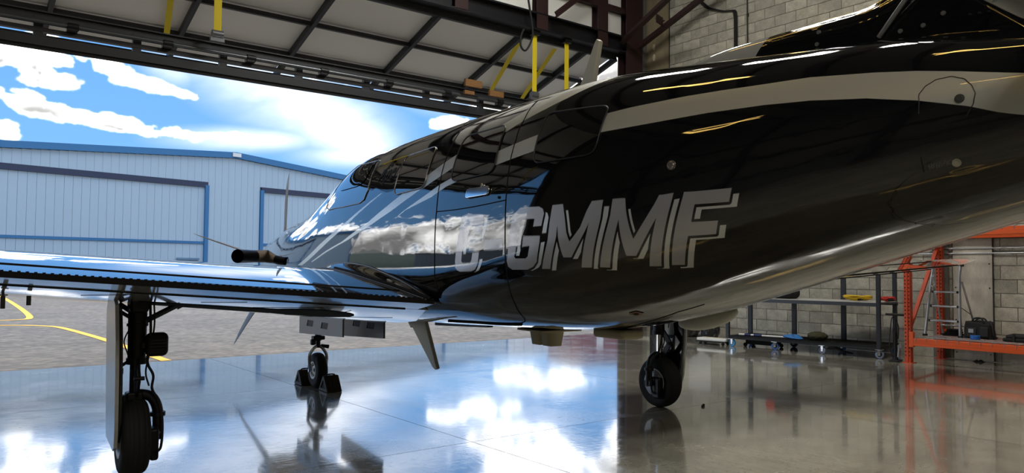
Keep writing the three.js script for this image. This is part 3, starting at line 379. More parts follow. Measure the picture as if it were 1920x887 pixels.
{
  const g = sub('nose_landing_gear', plane), x0 = -.085;
  wheel(g, x0, .176, -2.6, .176, .125, .085, false);
  part('strut', [rod([x0, .47, -2.6], [x0 + .02, .86, -2.66], .032, .036, 20), rod([x0, .40, -2.6], [x0, .5, -2.6], .023, .023, 20), box(.12, .04, .08, x0, .50, -2.6, [0, 0, 0], .01), box(.05, .06, .05, x0 - .06, .46, -2.58, [0, 0, 0], .015), rod([x0 + .03, .42, -2.6], [x0 + .11, .405, -2.6], .016, .02, 12)], M.blackMetal, g);
  for (const q of [-1, 1]) part('fork_leg', [tube([[x0, .425, -2.6], [x0 + q * .045, .395, -2.6], [x0 + q * .088, .33, -2.6], [x0 + q * .09, .26, -2.595], [x0 + q * .075, .176, -2.6]], .016, 10, 30)], M.alu, g, 'silver fork leg');
  part('axle_nut', [rod([x0 - .095, .176, -2.6], [x0 - .07, .176, -2.6], .018, .018, 6), rod([x0 + .07, .176, -2.6], [x0 + .095, .176, -2.6], .018, .018, 6)], M.chrome, g);
  for (const [q, za, zb, y0] of [[-1, -2.80, -1.62, .56], [1, -2.62, -1.62, .53]]) {
    const x = q < 0 ? -.2 : .2, holes = [];
    for (const c of q < 0 ? [.22, .62] : [.25, .6]) holes.push([[za + c, .625], [za + c + .18, .625], [za + c + .21, .69], [za + c + .03, .69]]);
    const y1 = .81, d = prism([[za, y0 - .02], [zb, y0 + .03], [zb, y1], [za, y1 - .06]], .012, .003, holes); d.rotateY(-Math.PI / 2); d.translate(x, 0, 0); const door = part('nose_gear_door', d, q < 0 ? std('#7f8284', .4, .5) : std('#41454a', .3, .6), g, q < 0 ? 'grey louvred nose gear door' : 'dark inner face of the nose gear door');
    const L = []; for (const h of holes) for (let i = 1; i < 7; i++) { const t = i / 7; L.push(bar([x - .004, .622, lerp(h[0][0], h[1][0], t)], [x - .004, .692, lerp(h[3][0], h[2][0], t)], .012, .009, [1, 0, 0])); } part('louver', L, q < 0 ? std('#505356', .4, .5) : M.steelDark, door);
  }
}
// ---------------------------------------------------------------- the hangar
const ZD = -10.495, XR = 11.558, XL = -8.6, ZB = 13.5, YC = 8.8, XJ = -3.9, HY = 5.47;
const concTex = tex(1024, 1024, (u, v) => { const a = pfbm(u, v, 4, 6, 5), b = pfbm(u, v, 24, 4, 60, 24), c = pfbm(u, v, 90, 2, 80, 12); let k = 0.655 + 0.20 * (a - 0.5) + 0.12 * (b - 0.5) + 0.07 * (c - 0.5); if (pfbm(u, v, 160, 2, 90, 160) > 0.80) k -= 0.10; return [k * 1.0, k * 0.985, k * 0.90]; });
const concBump = ftex(1024, 1024, (u, v) => 0.5 * pfbm(u, v, 10, 4, 7, 10) + 0.30 * pfbm(u, v, 40, 3, 17, 110) + 0.2 * pfbm(u, v, 120, 2, 27, 44));
const concRough = tex(1024, 1024, (u, v) => { const a = pfbm(u, v, 8, 5, 12), b = pfbm(u, v, 60, 3, 33, 180); const k = 0.085 + 0.11 * sstep(0.4, 0.7, a) + 0.10 * sstep(0.55, 0.8, b); return [k, k, k]; }, false);
const floorMat = phys({ map: rep(concTex, 1, 1), color: '#ffffff', roughness: 1, roughnessMap: concRough, bumpMap: concBump, bumpScale: 0.0016, ior: 1.85, clearcoat: 1, clearcoatRoughness: 0.06 });
{
  const floor = struct('floor'), bed = part('slab_bed', metreUV(box(24, .1, 28, 1.6, -.12, 1.5 + .05), .3), std('#2a2a28', .95), floor);
  bed.geometry.translate(0, 0, 0);
  const X0 = 3.118, Z0 = -4.43, P = 3.055, J = .006;
  for (let i = -4; i < 3; i++) for (let j = -2; j < 6; j++) {
    let xa = X0 + i * P, xb = xa + P, za = Z0 + j * P, zb = za + P; xa = Math.max(xa, XL); xb = Math.min(xb, XR); if (j === -2) za = ZD + .02; zb = Math.min(zb, ZB);
    if (xb - xa < .1 || zb - za < .1) continue;
    part('concrete_slab', metreUV(box(xb - xa - J, .09, zb - za - J, (xa + xb) / 2, -.045, (za + zb) / 2), .33, .33, i * .37, j * .61), floorMat, floor);
  }
}
// right wall of concrete blocks, each with its own edges where the photograph shows them
const blockMats = [0, 1, 2, 3].map((k) => std(['#c2beb1', '#b9b5aa', '#c7c3b6', '#b3afa4'][k], .9, 0, { map: rep(tex(256, 256, (u, v) => { const a = pfbm(u, v, 5, 5, 100 + k * 9), b = pfbm(u, v, 60, 2, 140 + k); const q = .84 + .22 * (a - .5) + .2 * (b - .5); return [q, q, q * .985]; }), 1, 1), bumpMap: ftex(256, 256, (u, v) => pfbm(u, v, 40, 3, 160 + k)), bumpScale: .002 }));
{
  const wall = struct('wall_right'), T = .24;
  part('mortar', box(T - .02, YC, ZB - ZD, XR + T / 2 + .005, YC / 2, (ZB + ZD) / 2), std('#8f8c82', .95), wall);
  const bw = .40, bh = .1865, geo = plain(box(.06, bh - .009, bw - .009, 0, 0, 0, [0, 0, 0])), uvg = metreUV(geo, 2.4), rest = [[], [], [], []];
  let n = 0;
  for (let r = 0; r * bh < YC - .1; r++) for (let c = -1; c < 60; c++) {
    const z = ZD + .2 + (c + (r % 2 ? .5 : 0)) * bw, y = (r + .5) * bh; if (z < ZD + .1 || z > ZB - .1 || y > YC - .1) continue;
    const near = (y < 1.5 && z < -3.6 && z > -10.2) || (y > 4.85 && y < 6.4 && z > -9.9 && z < -6.2), k = Math.floor(rnd() * 4);
    if (near && n < 300) { const b = part('concrete_block', uvg, blockMats[k], wall); b.position.set(XR + .03 + (rnd() - .5) * .003, y, z); n++; } else { const g = uvg.clone(); g.translate(XR + .03, y, z); rest[k].push(g); }
  }
  rest.forEach((L, k) => { if (L.length) part('block_courses', L, blockMats[k], wall).userData.kind = 'stuff'; });
}
const drywall = std('#8f8468', .8, 0, { map: grain });
{
  const p = struct('trim_1'); part('drywall_panel', box(.03, 2.9, .58, XR - .017, 5.9, -10.11), drywall, p);
  for (const [y, h] of [[5.66, .10], [5.45, .12], [5.90, .05]]) part('joint_compound', hullBlob(XR - .034, y, -10.2, h), std('#b5ad94', .9), p);
  part('corner_bead', rod([XR - .02, 4.5, -9.82], [XR - .02, 7.3, -9.82], .012), std('#1e1d1a', .8), p);
}
function hullBlob(x, y, z, h) { const g = new THREE.SphereGeometry(1, 14, 10); g.scale(.004, h * .62, .035); g.translate(x, y, z); return g; }
const wallMetal = std('#72716d', .6, 0, { map: grain }), insul = phys({ color: '#e2e2de', roughness: .5 });

{
  const wl = struct('wall_left'); part('wall_sheet', box(.15, YC, ZB - ZD, XL - .075, YC / 2, (ZB + ZD) / 2), wallMetal, wl);
  for (let z = ZD + 1; z < ZB; z += 3) part('wall_post', box(.25, YC, .2, XL + .12, YC / 2, z), M.maroon, wl);
  for (const y of [1.8, 3.6, 5.4]) part('wall_girt', box(.12, .2, ZB - ZD - .3, XL + .06, y, (ZB + ZD) / 2), M.maroon, wl);
  const wb = struct('wall_back'); part('wall_sheet', box(XR - XL + .4, YC, .15, (XR + XL) / 2, YC / 2, ZB + .075), wallMetal, wb);
  for (let x = XL + 2; x < XR; x += 3.2) part('wall_post', box(.2, YC, .2, x, YC / 2, ZB - .1), M.maroon, wb);
  const wf = struct('wall_front'); part('wall_sheet', box(XJ - XL, YC, .2, (XJ + XL) / 2, YC / 2, ZD - .02), wallMetal, wf);
  part('wall_sheet', box(.35, YC, .2, XR + .06, YC / 2, ZD - .02), wallMetal, wf);
  // above the opening: white vinyl-faced insulation between steel posts
  for (const [a, b] of [[XJ, -1.1], [-.9, 1.9], [2.1, 4.9], [5.1, 6.9], [7.1, 8.62], [8.88, 10.1], [10.44, 10.9], [11.2, XR]]) part('insulation_panel', box(b - a, YC - HY - .33, .1, (a + b) / 2, (YC + HY + .33) / 2, ZD - .06), insul, wf);
  for (const x of [-1.0, 2.0, 5.0, 7.0, 8.75, 10.27]) part('wall_post', [box(.02, YC - HY, .2, x, (YC + HY) / 2, ZD + .02), box(.26, YC - HY, .02, x, (YC + HY) / 2, ZD + .12), box(.26, YC - HY, .02, x, (YC + HY) / 2, ZD - .08)], M.maroon, wf);
  const hd = struct('trim_2'); part('header_beam', [box(11.3 - XJ, .03, .22, (11.3 + XJ) / 2, HY + .02, ZD + .02), box(11.3 - XJ, .28, .03, (11.3 + XJ) / 2, HY + .16, ZD + .01), box(11.3 - XJ, .03, .22, (11.3 + XJ) / 2, HY + .31, ZD + .02)], std('#17171c', .5, .3), hd);
  part('header_lip', box(11 - XJ, .07, .03, (11 + XJ) / 2, HY - .005, ZD - .1), M.doorSteel, hd);
  part('header_girt', box(11.3 - XJ, .1, .12, (11.3 + XJ) / 2, 6.3, ZD + .05), M.maroon, hd);
  const col = struct('trim_3'); part('corner_column', [box(.45, YC, .03, 11.12, YC / 2, ZD - .08), box(.45, YC, .03, 11.12, YC / 2, ZD + .14), box(.04, YC, .22, 11.12, YC / 2, ZD + .03)], M.maroon, col);
  part('door_jamb_column', box(.3, YC, .3, XJ + .05, YC / 2, ZD + .02), M.maroon, wf);
  const ce = struct('ceiling'); part('ceiling_sheet', box(XR - XL + .6, .15, ZB - ZD + .4, (XR + XL) / 2, YC + .075, (ZB + ZD) / 2), std('#77756f', .7, 0, { map: grain }), ce);
  for (let z = ZD + 1.2; z < ZB; z += 1.25) part('roof_purlin', box(XR - XL, .2, .08, (XR + XL) / 2, YC - .1, z), M.maroon, ce);
  for (const z of [-4.2, 2.5, 9]) part('rafter', [box(XR - XL, .5, .03, (XR + XL) / 2, YC - .45, z), box(XR - XL, .03, .22, (XR + XL) / 2, YC - .71, z)], M.maroon, ce);
}
function angleBrace(name, a, b, label) { const g = [bar(a, b, .11, .02), bar([a[0], a[1] + .05, a[2]], [b[0], b[1] + .05, b[2]], .02, .10)]; return solo(name, g, M.maroon, label, 'beam'); }
angleBrace('steel_brace', [8.92, 5.72, -10.2], [9.75, 6.38, -10.2], 'short dark maroon diagonal brace rising from the foot of the first post above the door');
angleBrace('steel_brace', [10.75, 5.62, -10.33], [10.32, 6.0, -8.75], 'left of the two dark maroon knee braces at the corner column');
angleBrace('steel_brace', [11.2, 5.6, -10.3], [11.22, 6.55, -7.7], 'right of the two dark maroon knee braces, along the block wall');
{
  const bz = thing('steel_gusset', 'dark maroon gusset plate bolted between the two knee braces', 'bracket', [11.0, 5.95, -9.6]); part('plate', box(.3, .16, .015, 0, 0, 0, [0, .3, 0]), M.maroon, bz); for (const x of [-.1, .1]) part('bolt', rod([x, 0, 0], [x, 0, .03], .016, .016, 6), M.steelDark, bz);
}
const vinyl = phys({ color: '#e6e6e3', roughness: .45, side: THREE.DoubleSide });
// bifold door: an upper leaf of white insulation sloping out, and the rails of the folded lower edge beneath it
{
  const d = thing('bifold_door', 'open bifold hangar door with white insulated underside, dark steel ribs and yellow lift straps', 'hangar door', [0, 0, 0]);
  const t = Math.tan(18 * D), up = (z) => HY - .04 - t * (ZD - .12 - z), zo = -13.15, xs = [-3.7, -2.1, -.35, 1.4, 3.15, 4.92, 6.73, 8.48, 10.05, 10.87];
  const zr = [ZD - .14, -11.55, -12.45, zo];
  for (let i = 0; i < xs.length - 1; i++) for (let j = 0; j < 3; j++) { const a = zr[j], b = zr[j + 1], za = (a + b) / 2; const wr = 0.006; const g = grid(12, 10, (u, v) => { const x = lerp(xs[i] + .02, xs[i + 1] - .02, u), z = lerp(a, b, v); return [x, up(z) + .05 + wr * (pnoise(u * 5 + i * 3.1, v * 3 + u * 6, 64, 64, 200 + j) + .6 * pnoise(u * 13 + v * 9, v * 4, 64, 64, 230 + i)), z]; }); part('insulation_panel', flip(g), vinyl, d); }
  part('outer_skin', bar([(xs[0] + 10.87) / 2, up(ZD - .14) + .17, ZD - .14], [(xs[0] + 10.87) / 2, up(zo) + .17, zo], 10.87 - xs[0], .03, [1, 0, 0].map((v) => v) && [0, 1, 0]), std('#9fb0be', .6), d);
  for (const x of xs) part('door_rib', [bar([x, up(ZD - .12) - .03, ZD - .12], [x, up(zo) - .03, zo], .065, .10)], M.doorSteel, d);
  for (const z of zr) part('door_purlin', box(10.87 - xs[0], .07, .06, (10.87 + xs[0]) / 2, up(z) - .02, z), M.doorSteel, d);
  for (const x of xs.slice(1, -1)) part('rib_bracket', box(.03, .14, .12, x + .08, up(-12.45) - .06, -12.5), M.doorSteel, d);
  // the folded lower edge with its drive shaft
  const x0 = -3.8, x1 = 10.7, xm = (x0 + x1) / 2, w = x1 - x0, zl = -10.75;
  part('bottom_rail', [box(w, .11, .10, xm, 3.92, zl, [0, 0, 0], .008), box(w, .02, .22, xm, 3.86, zl - .02)], M.doorSteel, d);
  part('weather_seal', box(w, .06, .012, xm, 3.83, zl + .06), M.rubber, d);
  part('middle_rail', box(w, .05, .08, xm, 4.07, zl - .05), M.doorSteel, d);
  part('top_rail', [box(w, .09, .08, xm, 4.235, zl - .06, [0, 0, 0], .006), box(w, .015, .2, xm, 4.285, zl - .08)], M.doorSteel, d);
  part('drive_shaft', rod([x0, 4.15, zl + .05], [x1, 4.15, zl + .05], .03, .03, 14), std('#5d6166', .35, .7), d);
  for (let x = x0 + .5; x < x1; x += 1.1) { part('rail_post', box(.10, .34, .07, x, 4.06, zl - .05), M.doorSteel, d); part('shaft_bearing', [box(.12, .09, .1, x + .35, 4.13, zl + .03, [0, 0, 0], .01), rod([x + .30, 4.15, zl + .05], [x + .42, 4.15, zl + .05], .045, .045, 14)], M.blackMetal, d); }
  const strap = (x, yb, label) => { part('lift_strap', [box(.10, HY - yb, .006, x, (HY + yb) / 2, ZD + .03), ], M.yellow, d, label); part('strap_roller', [rod([x - .07, yb - .03, ZD + .03], [x + .07, yb - .03, ZD + .03], .055, .055, 18), box(.18, .06, .06, x, yb - .1, ZD + .02)], std('#6f7278', .35, .6), d); part('strap_bracket', box(.16, .08, .1, x, HY - .03, ZD + .04), M.blackMetal, d); };
  for (const x of [-2.5, 3.12, 8.65, 9.42]) strap(x, 4.36);
  for (const [x, l] of [[2.62, 0], [8.50, 1], [9.33, 1]]) { const a = [x, up(ZD - .2) - .07, ZD - .2], b = [l ? x + .62 : x + .35, up(-12.55) - .10, -12.55]; part('diagonal_strap', bar(a, b, .085, .006), M.yellow, d); part('strap_ratchet', [box(.16, .07, .12, b[0], b[1] - .01, b[2] - .02, [0, 0, 0], .012), rod([b[0] - .09, b[1] - .03, b[2]], [b[0] + .09, b[1] - .03, b[2]], .025)], M.blackMetal, d); }
  part('latch_board', [box(.34, .12, .05, 7.35, 4.33, ZD - .02), box(.30, .10, .05, 7.82, 4.22, ZD), box(.2, .06, .05, 7.25, 4.16, ZD)], M.wood, d, 'wooden latch boards');
  part('power_cable', tube([[8.3, 6.0, ZD + .25], [8.42, 5.4, ZD + .25], [8.4, 5.18, ZD + .22], [8.3, 5.02, ZD + .2], [8.2, 5.08, ZD + .2], [8.2, 5.25, ZD + .2], [8.28, 5.4, ZD + .18]], .018, 8, 50), M.rubber, d, 'looped black cable');
}
// strip lamps under the roof
const lampGlow = new THREE.MeshStandardMaterial({ color: '#fff0d0', emissive: lin(1, .62, .14), emissiveIntensity: 3 });
const LAMPS = [[2.75, -5.0], [-3.7, -5.9], [8.3, -4.9], [2.6, -1.6], [-3.7, -1.6], [8.3, -1.6], [2.6, 1.8], [-3.7, 1.8], [8.3, 1.8], [2.6, 5.2], [-3.7, 5.2], [8.3, 5.2], [2.6, 9], [-3.7, 9], [8.3, 9]];
const rowName = ['row above the airplane', 'row left of the airplane', 'row right of the airplane'], nth = ['nearest the door', 'second from the door', 'third from the door', 'fourth from the door', 'furthest from the door'];
LAMPS.forEach(([x, z], i) => {
  const y = 6.55, t = thing('strip_lamp', 'warm roof strip lamp in the ' + rowName[i % 3] + ', ' + nth[Math.floor(i / 3)], 'lamp', [x, y, z], 0, 'strip lamps under the hangar roof');
  part('lamp_housing', box(.16, .07, 1.5, 0, .05, 0, [0, 0, 0], .01), M.white, t); part('lamp_tube', box(.11, .03, 1.44, 0, 0, 0, [0, 0, 0], .01), lampGlow, t); part('hanger', [rod([0, .08, -.6], [0, 2.2, -.6], .006), rod([0, .08, .6], [0, 2.2, .6], .006)], M.aluDull, t);
  const L = new THREE.RectAreaLight(lin(1, .62, .16), LAMP_POWER, .11, 1.44); L.position.set(0, -.025, 0); L.rotation.x = -Math.PI / 2; t.add(L);
});

// added white fill panels, unseen, to brighten the rest of the hall
const fillGlow = new THREE.MeshStandardMaterial({ color: '#ffffff', emissive: lin(1, .97, .90), emissiveIntensity: 6 });
for (const [i, [x, z]] of [[6.6, -7.4], [6.6, -5.4], [6.6, -3.4], [-4.6, 4.6], [-4.6, 7.4], [-.6, 5.6], [-.6, 8]].entries()) {
  const t = thing('fill_panel', 'added unseen fill panel, ' + ['nearest the door over the right wing', 'second from the door over the right wing', 'third from the door over the right wing', 'left of the viewer, nearer the door', 'left of the viewer, further from the door', 'behind the viewer, nearer the door', 'behind the viewer, furthest from the door'][i], 'lamp', [x, 8.0, z], 0, 'added fill panels under the hangar roof');
  part('lamp_housing', box(.72, .06, 1.3, 0, .045, 0, [0, 0, 0], .01), M.white, t); part('fill_emitter', box(.62, .02, 1.2, 0, 0, 0), fillGlow, t); part('hanger', [rod([0, .06, -.5], [0, .78, -.5], .006), rod([0, .06, .5], [0, .78, .5], .006)], M.aluDull, t);
  const L = new THREE.RectAreaLight(lin(1, .97, .90), i < 3 ? FILL_POWER : FILL_POWER * .8, .62, 1.2); L.position.set(0, -.02, 0); L.rotation.x = -Math.PI / 2; t.add(L);
}

// ---------------------------------------------------------------- along the right wall
{
  const w = struct('trim_4'); part('wall_board', box(.02, 1.86, .50, XR - .012, .94, -4.435), std('#c2bcae', .55, 0, { map: grain }), w); part('board_edge', [box(.024, 1.86, .012, XR - .012, .94, -4.18), box(.024, 1.86, .008, XR - .012, .94, -4.69)], std('#2b2a28', .7), w);
  for (const z of [-4.65, -4.22]) for (const y of [.1, .55, 1.0, 1.33, 1.75]) part('board_screw', rod([XR - .03, y, z], [XR - .018, y, z], .009, .009, 10), M.steelDark, w);
  const p = struct('trim_5'); part('wall_panel', box(.02, 1.0, .5, XR - .012, .52, -9.1), std('#b4b3ae', .6), p);
  part('wall_panel', box(.022, 1.9, .22, XR - .013, .96, -4.85), std('#77736a', .7, 0, { map: grain }), p);
}
for (const [y, z0, lab] of [[1.545, -5.0, 'upper of the two thin steel conduits along the block wall'], [1.475, -5.25, 'lower of the two thin steel conduits along the block wall']]) { const t = thing('conduit', lab, 'conduit', [XR - .03, y, 0]); part('pipe', rod([0, 0, z0], [0, 0, -1.5], .011, .011, 10), M.alu, t); for (const z of [-4.9, -3.95, -2.5]) part('pipe_clip', box(.03, .035, .02, .01, 0, z), M.aluDull, t); if (y < 1.5) part('pipe_elbow', tube([[0, 0, z0 + .02], [0, -.005, z0 - .02], [0, -.03, z0 - .03], [0, -.2, z0 - .03]], .009, 8, 20), std('#1f6a45', .6), t, 'green cable end'); }
solo('wall_cable', [...[0, .028, .056].map((k) => tube([[XR - .03, 6.45, -9.25 + k], [XR - .03, 6.1, -8.9 + k], [XR - .03, 5.95, -8.55 + k * .6], [XR - .03, 5.9, -8.33 + k], [XR - .03, 5.7, -8.3 + k], [XR - .03, 4.3, -8.3 + k]], .011, 8, 60, 0.2))], std('#121110', .8), 'bundle of three black cables bending down the block wall', 'cable');
solo('wall_conduit', [rod([XR - .025, 4.3, -8.03], [XR - .025, 7.4, -8.03], .012), box(.02, .05, .04, XR - .015, 5.75, -8.03)], std('#1c1c19', .7), 'single straight dark conduit up the block wall', 'conduit');
// rolling shelf cart
{
  const R0 = [10.62, 0, -5.27], yaw = 6.9 * D, t = thing('shelf_cart', 'long low charcoal steel shelf cart on blue casters along the block wall', 'cart', R0, yaw), L = 2.32, W = .70, m = std('#2a2e35', .45, .3);
  const post = (x, z, y0, y1, dbl) => { part('post', dbl ? [box(.045, y1 - y0, .012, x, (y0 + y1) / 2, z - .028), box(.012, y1 - y0, .05, x - .018, (y0 + y1) / 2, z), box(.045, y1 - y0, .012, x, (y0 + y1) / 2, z + .028), box(.012, y1 - y0, .02, x + .015, (y0 + y1) / 2, z)] : [box(.05, y1 - y0, .012, x, (y0 + y1) / 2, z), box(.012, y1 - y0, .05, x - .02, (y0 + y1) / 2, z - .02)], m, t); };
  post(0, 0, .13, 1.42); post(0, -L, .13, 1.42); post(W, -.02, .13, 1.42); post(W, -.78, .13, 1.42, 1); post(W, -1.56, .13, 1.42, 1); post(W, -L, .13, 1.42, 1);
  part('lower_shelf', [box(W + .04, .012, L, W / 2, .165, -L / 2), box(.02, .05, L, -.01, .15, -L / 2), box(.02, .05, L, W + .01, .15, -L / 2), box(W, .05, .02, W / 2, .15, 0), box(W, .05, .02, W / 2, .15, -L)], std('#1b1d20', .6, .2), t);
  part('shelf_grate', Array.from({ length: 46 }, (_, i) => box(W - .02, .008, .012, W / 2, .175, -.03 - i * .05)), std('#131417', .7), t).userData.kind = 'stuff';
  part('upper_shelf', [box(W + .02, .025, L, W / 2, .762, -L / 2), box(.022, .05, L, -.005, .748, -L / 2), box(.022, .05, L, W, .748, -L / 2)], std('#3b3f46', .4, .3), t); part('shelf_board', box(W - .02, .008, L - .02, W / 2, .779, -L / 2), std('#b9b9b6', .35), t, 'pale shelf top');
  const caster = (x, z, a, pale) => { const c = part('caster', [box(.09, .008, .09, x, .125, z), box(.008, .09, .035, x - .022, .085, z, [0, a, 0]), box(.008, .09, .035, x + .022, .085, z, [0, a, 0]), rod([x - .03, .058, z], [x + .03, .058, z], .008)], M.alu, t); const wg = lathe([[.01, -.018], [.05, -.018], [.058, -.011], [.058, .011], [.05, .018], [.01, .018]], 28); wg.rotateZ(Math.PI / 2); wg.rotateY(a); wg.translate(x, .058, z); part('caster_wheel', wg, pale, c); const hg = lathe([[.005, -.02], [.03, -.02], [.03, .02], [.005, .02]], 20); hg.rotateZ(Math.PI / 2); hg.rotateY(a); hg.translate(x, .058, z); part('caster_hub', hg, M.steelDark, c); };
  const bw = std('#3d66a8', .5), bg = std('#6f7a92', .5); caster(.02, -.02, .3, bg); caster(.02, -.82, -.25, bg); caster(.02, -1.55, .2, bw); caster(.03, -2.28, -.1, std('#4aa0dc', .5)); caster(.68, -.02, .4, bw); caster(.68, -.8, .1, bw); caster(.68, -1.56, .5, bw); caster(.68, -2.28, .2, bw);
  const on = (x, y, z) => { const c = Math.cos(yaw), s = Math.sin(yaw); return [R0[0] + x * c + z * s, y, R0[2] - x * s + z * c]; };
  const mop = thing('floor_mop', 'white-handled mop with a blue cloth head lying on the lower cart shelf', 'mop', on(.1, .195, -1.0), yaw); part('handle', [rod([0, 0, -1.2], [.05, 0, -.42], .016, .016, 12)], M.white, mop); part('grip', [rod([.0, 0, -1.1], [.003, 0, -1.0], .018), rod([.017, 0, -.95], [.022, 0, -.82], .02)], std('#2a3560', .6), mop, 'dark blue grips');
  part('mop_head', (() => { const g = grid(18, 12, (i, j) => { const a = i * Math.PI * 2, r = Math.sin(j * Math.PI) * (1 + .25 * Math.sin(a * 3 + j * 4)); return [.05 + Math.cos(a) * r * .09, -.01 + Math.max(0, Math.cos(j * Math.PI) * .035 + .012 + .018 * Math.sin(a * 2)), -.32 + Math.sin(a) * r * .14]; }); return flip(g); })(), M.blue, mop);
  const net = thing('mesh_bundle', 'rolled olive mesh net on the lower cart shelf', 'net', on(.22, .18, -.98), yaw); part('net', (() => { const g = grid(30, 20, (i, j) => { const a = i * Math.PI * 2, b = j * Math.PI, w = 1 + .06 * Math.sin(a * 9) * Math.sin(b * 7); return [Math.cos(a) * Math.sin(b) * .11 * w, .06 + Math.cos(b) * .065 * w, Math.sin(a) * Math.sin(b) * .15 * w]; }); return flip(g); })(), std('#4a4a2c', .9, 0, { map: rep(tex(128, 128, (u, v) => { const k = (Math.sin(u * 6.283 * 4) * Math.sin(v * 6.283 * 4) > 0 ? .35 : 1); return [k, k, k]; }), 6, 4) }), net);
  const strapPile = (name, label, pos, col, n, s) => { const g = thing(name, label, 'strap', pos, yaw); for (let k = 0; k < n; k++) { const P = []; for (let i = 0; i <= 12; i++) { const a = i * 1.1 + k * 1.7; P.push([Math.cos(a) * s * (.25 + .05 * k) + (rnd() - .5) * .03, .012 + .008 * k + Math.abs(Math.sin(a * 1.3)) * .035, Math.sin(a) * s * (.55 + .06 * k) + (rnd() - .5) * .04]); } part('strap_coil', tube(P, .012, 6, 70), col, g); } part('buckle', box(.06, .03, .08, -.05, .03, .06, [0, .4, .2], .008), M.blackMetal, g); return g; };
  strapPile('tie_strap', 'heap of yellow tie-down straps on the upper cart shelf', on(.25, .783, -.40), std('#c4a31c', .8), 5, .24);
  strapPile('tie_strap', 'coil of red tie-down strap on the upper cart shelf beside the yellow ones', on(.3, .783, -.0), M.red, 4, .13);
  const bag = thing('duffel_bag', 'red and black duffel bag on the far end of the upper cart shelf', 'bag', on(.3, .783, -1.5), yaw); part('bag_body', (() => { const g = new RoundedBoxGeometry(.34, .2, .34, 5, .08); g.translate(0, .10, 0); return g; })(), M.fabricBlack, bag); part('red_panel', (() => { const g = new RoundedBoxGeometry(.28, .16, .2, 4, .06); g.translate(-.02, .09, -.2); return g; })(), M.red, bag, 'red side pocket'); part('bag_strap', tube([[-.1, .18, .1], [-.14, .24, 0], [-.1, .19, -.14]], .012, 6, 20), M.red, bag); part('zip', tube([[0, .202, -.14], [0, .205, 0], [0, .202, .14]], .005, 6, 12), M.aluDull, bag);
  const low = thing('equipment_dolly', 'low black equipment dolly under the shelf cart', 'dolly', [10.72, 0, -7.2], yaw); part('tray', box(.30, .09, .46, 0, .085, 0, [0, 0, 0], .012), M.fabricBlack, low); part('frame', [tube([[-.15, .14, -.25], [-.15, .16, 0], [-.15, .14, .25]], .012, 8, 20), tube([[.15, .14, -.25], [.15, .16, 0], [.15, .14, .25]], .012, 8, 20)], M.blackMetal, low); for (const [x, z] of [[-.13, -.24], [.13, -.24], [-.13, .24], [.13, .24]]) part('caster_wheel', rod([x - .012, .03, z], [x + .012, .03, z], .03, .03, 16), M.rubber, low);
  const fun = thing('oil_funnel', 'small dark funnel lying on the floor under the cart', 'funnel', [10.66, 0, -5.9], .4); part('cone', (() => { const g = lathe([[.016, 0], [.022, .1], [.07, .2], [.072, .21], [.066, .205], [.02, .1]], 24); g.rotateX(-1.15); g.translate(0, .05, .06); return g; })(), std('#15171d', .6, 0, { side: THREE.DoubleSide }), fun); part('spout', rod([0, .045, .07], [0, .03, .19], .016, .013, 14), std('#15171d', .6), fun);
}
{
  const t = thing('floor_pump', 'black upright floor pump standing between the cart and the orange rack', 'pump', [10.55, 0, -5.03], .2);
  part('foot', [box(.22, .016, .13, 0, .012, 0, [0, 0, 0], .006), rod([0, 0, 0], [0, .05, 0], .04, .03, 16)], M.blackMetal, t); part('barrel', rod([0, .03, 0], [0, .40, 0], .022, .022, 18), M.blackMetal, t); part('plunger', rod([0, .4, 0], [0, .63, 0], .009, .009, 10), M.steelDark, t); part('handle', rod([0, .63, -.12], [0, .63, .12], .016, .016, 12), M.rubber, t); part('gauge', [rod([.0, .2, .05], [.02, .2, .05], .03, .03, 18), rod([0, .06, .035], [0, .18, .045], .018, .018, 12)], std('#8d8f92', .4, .5), t); part('hose', tube([[-.02, .05, -.03], [-.05, .2, -.06], [-.04, .45, -.05], [0, .6, -.03], [.03, .48, .03], [.02, .3, .03]], .007, 6, 50), M.rubber, t);
}
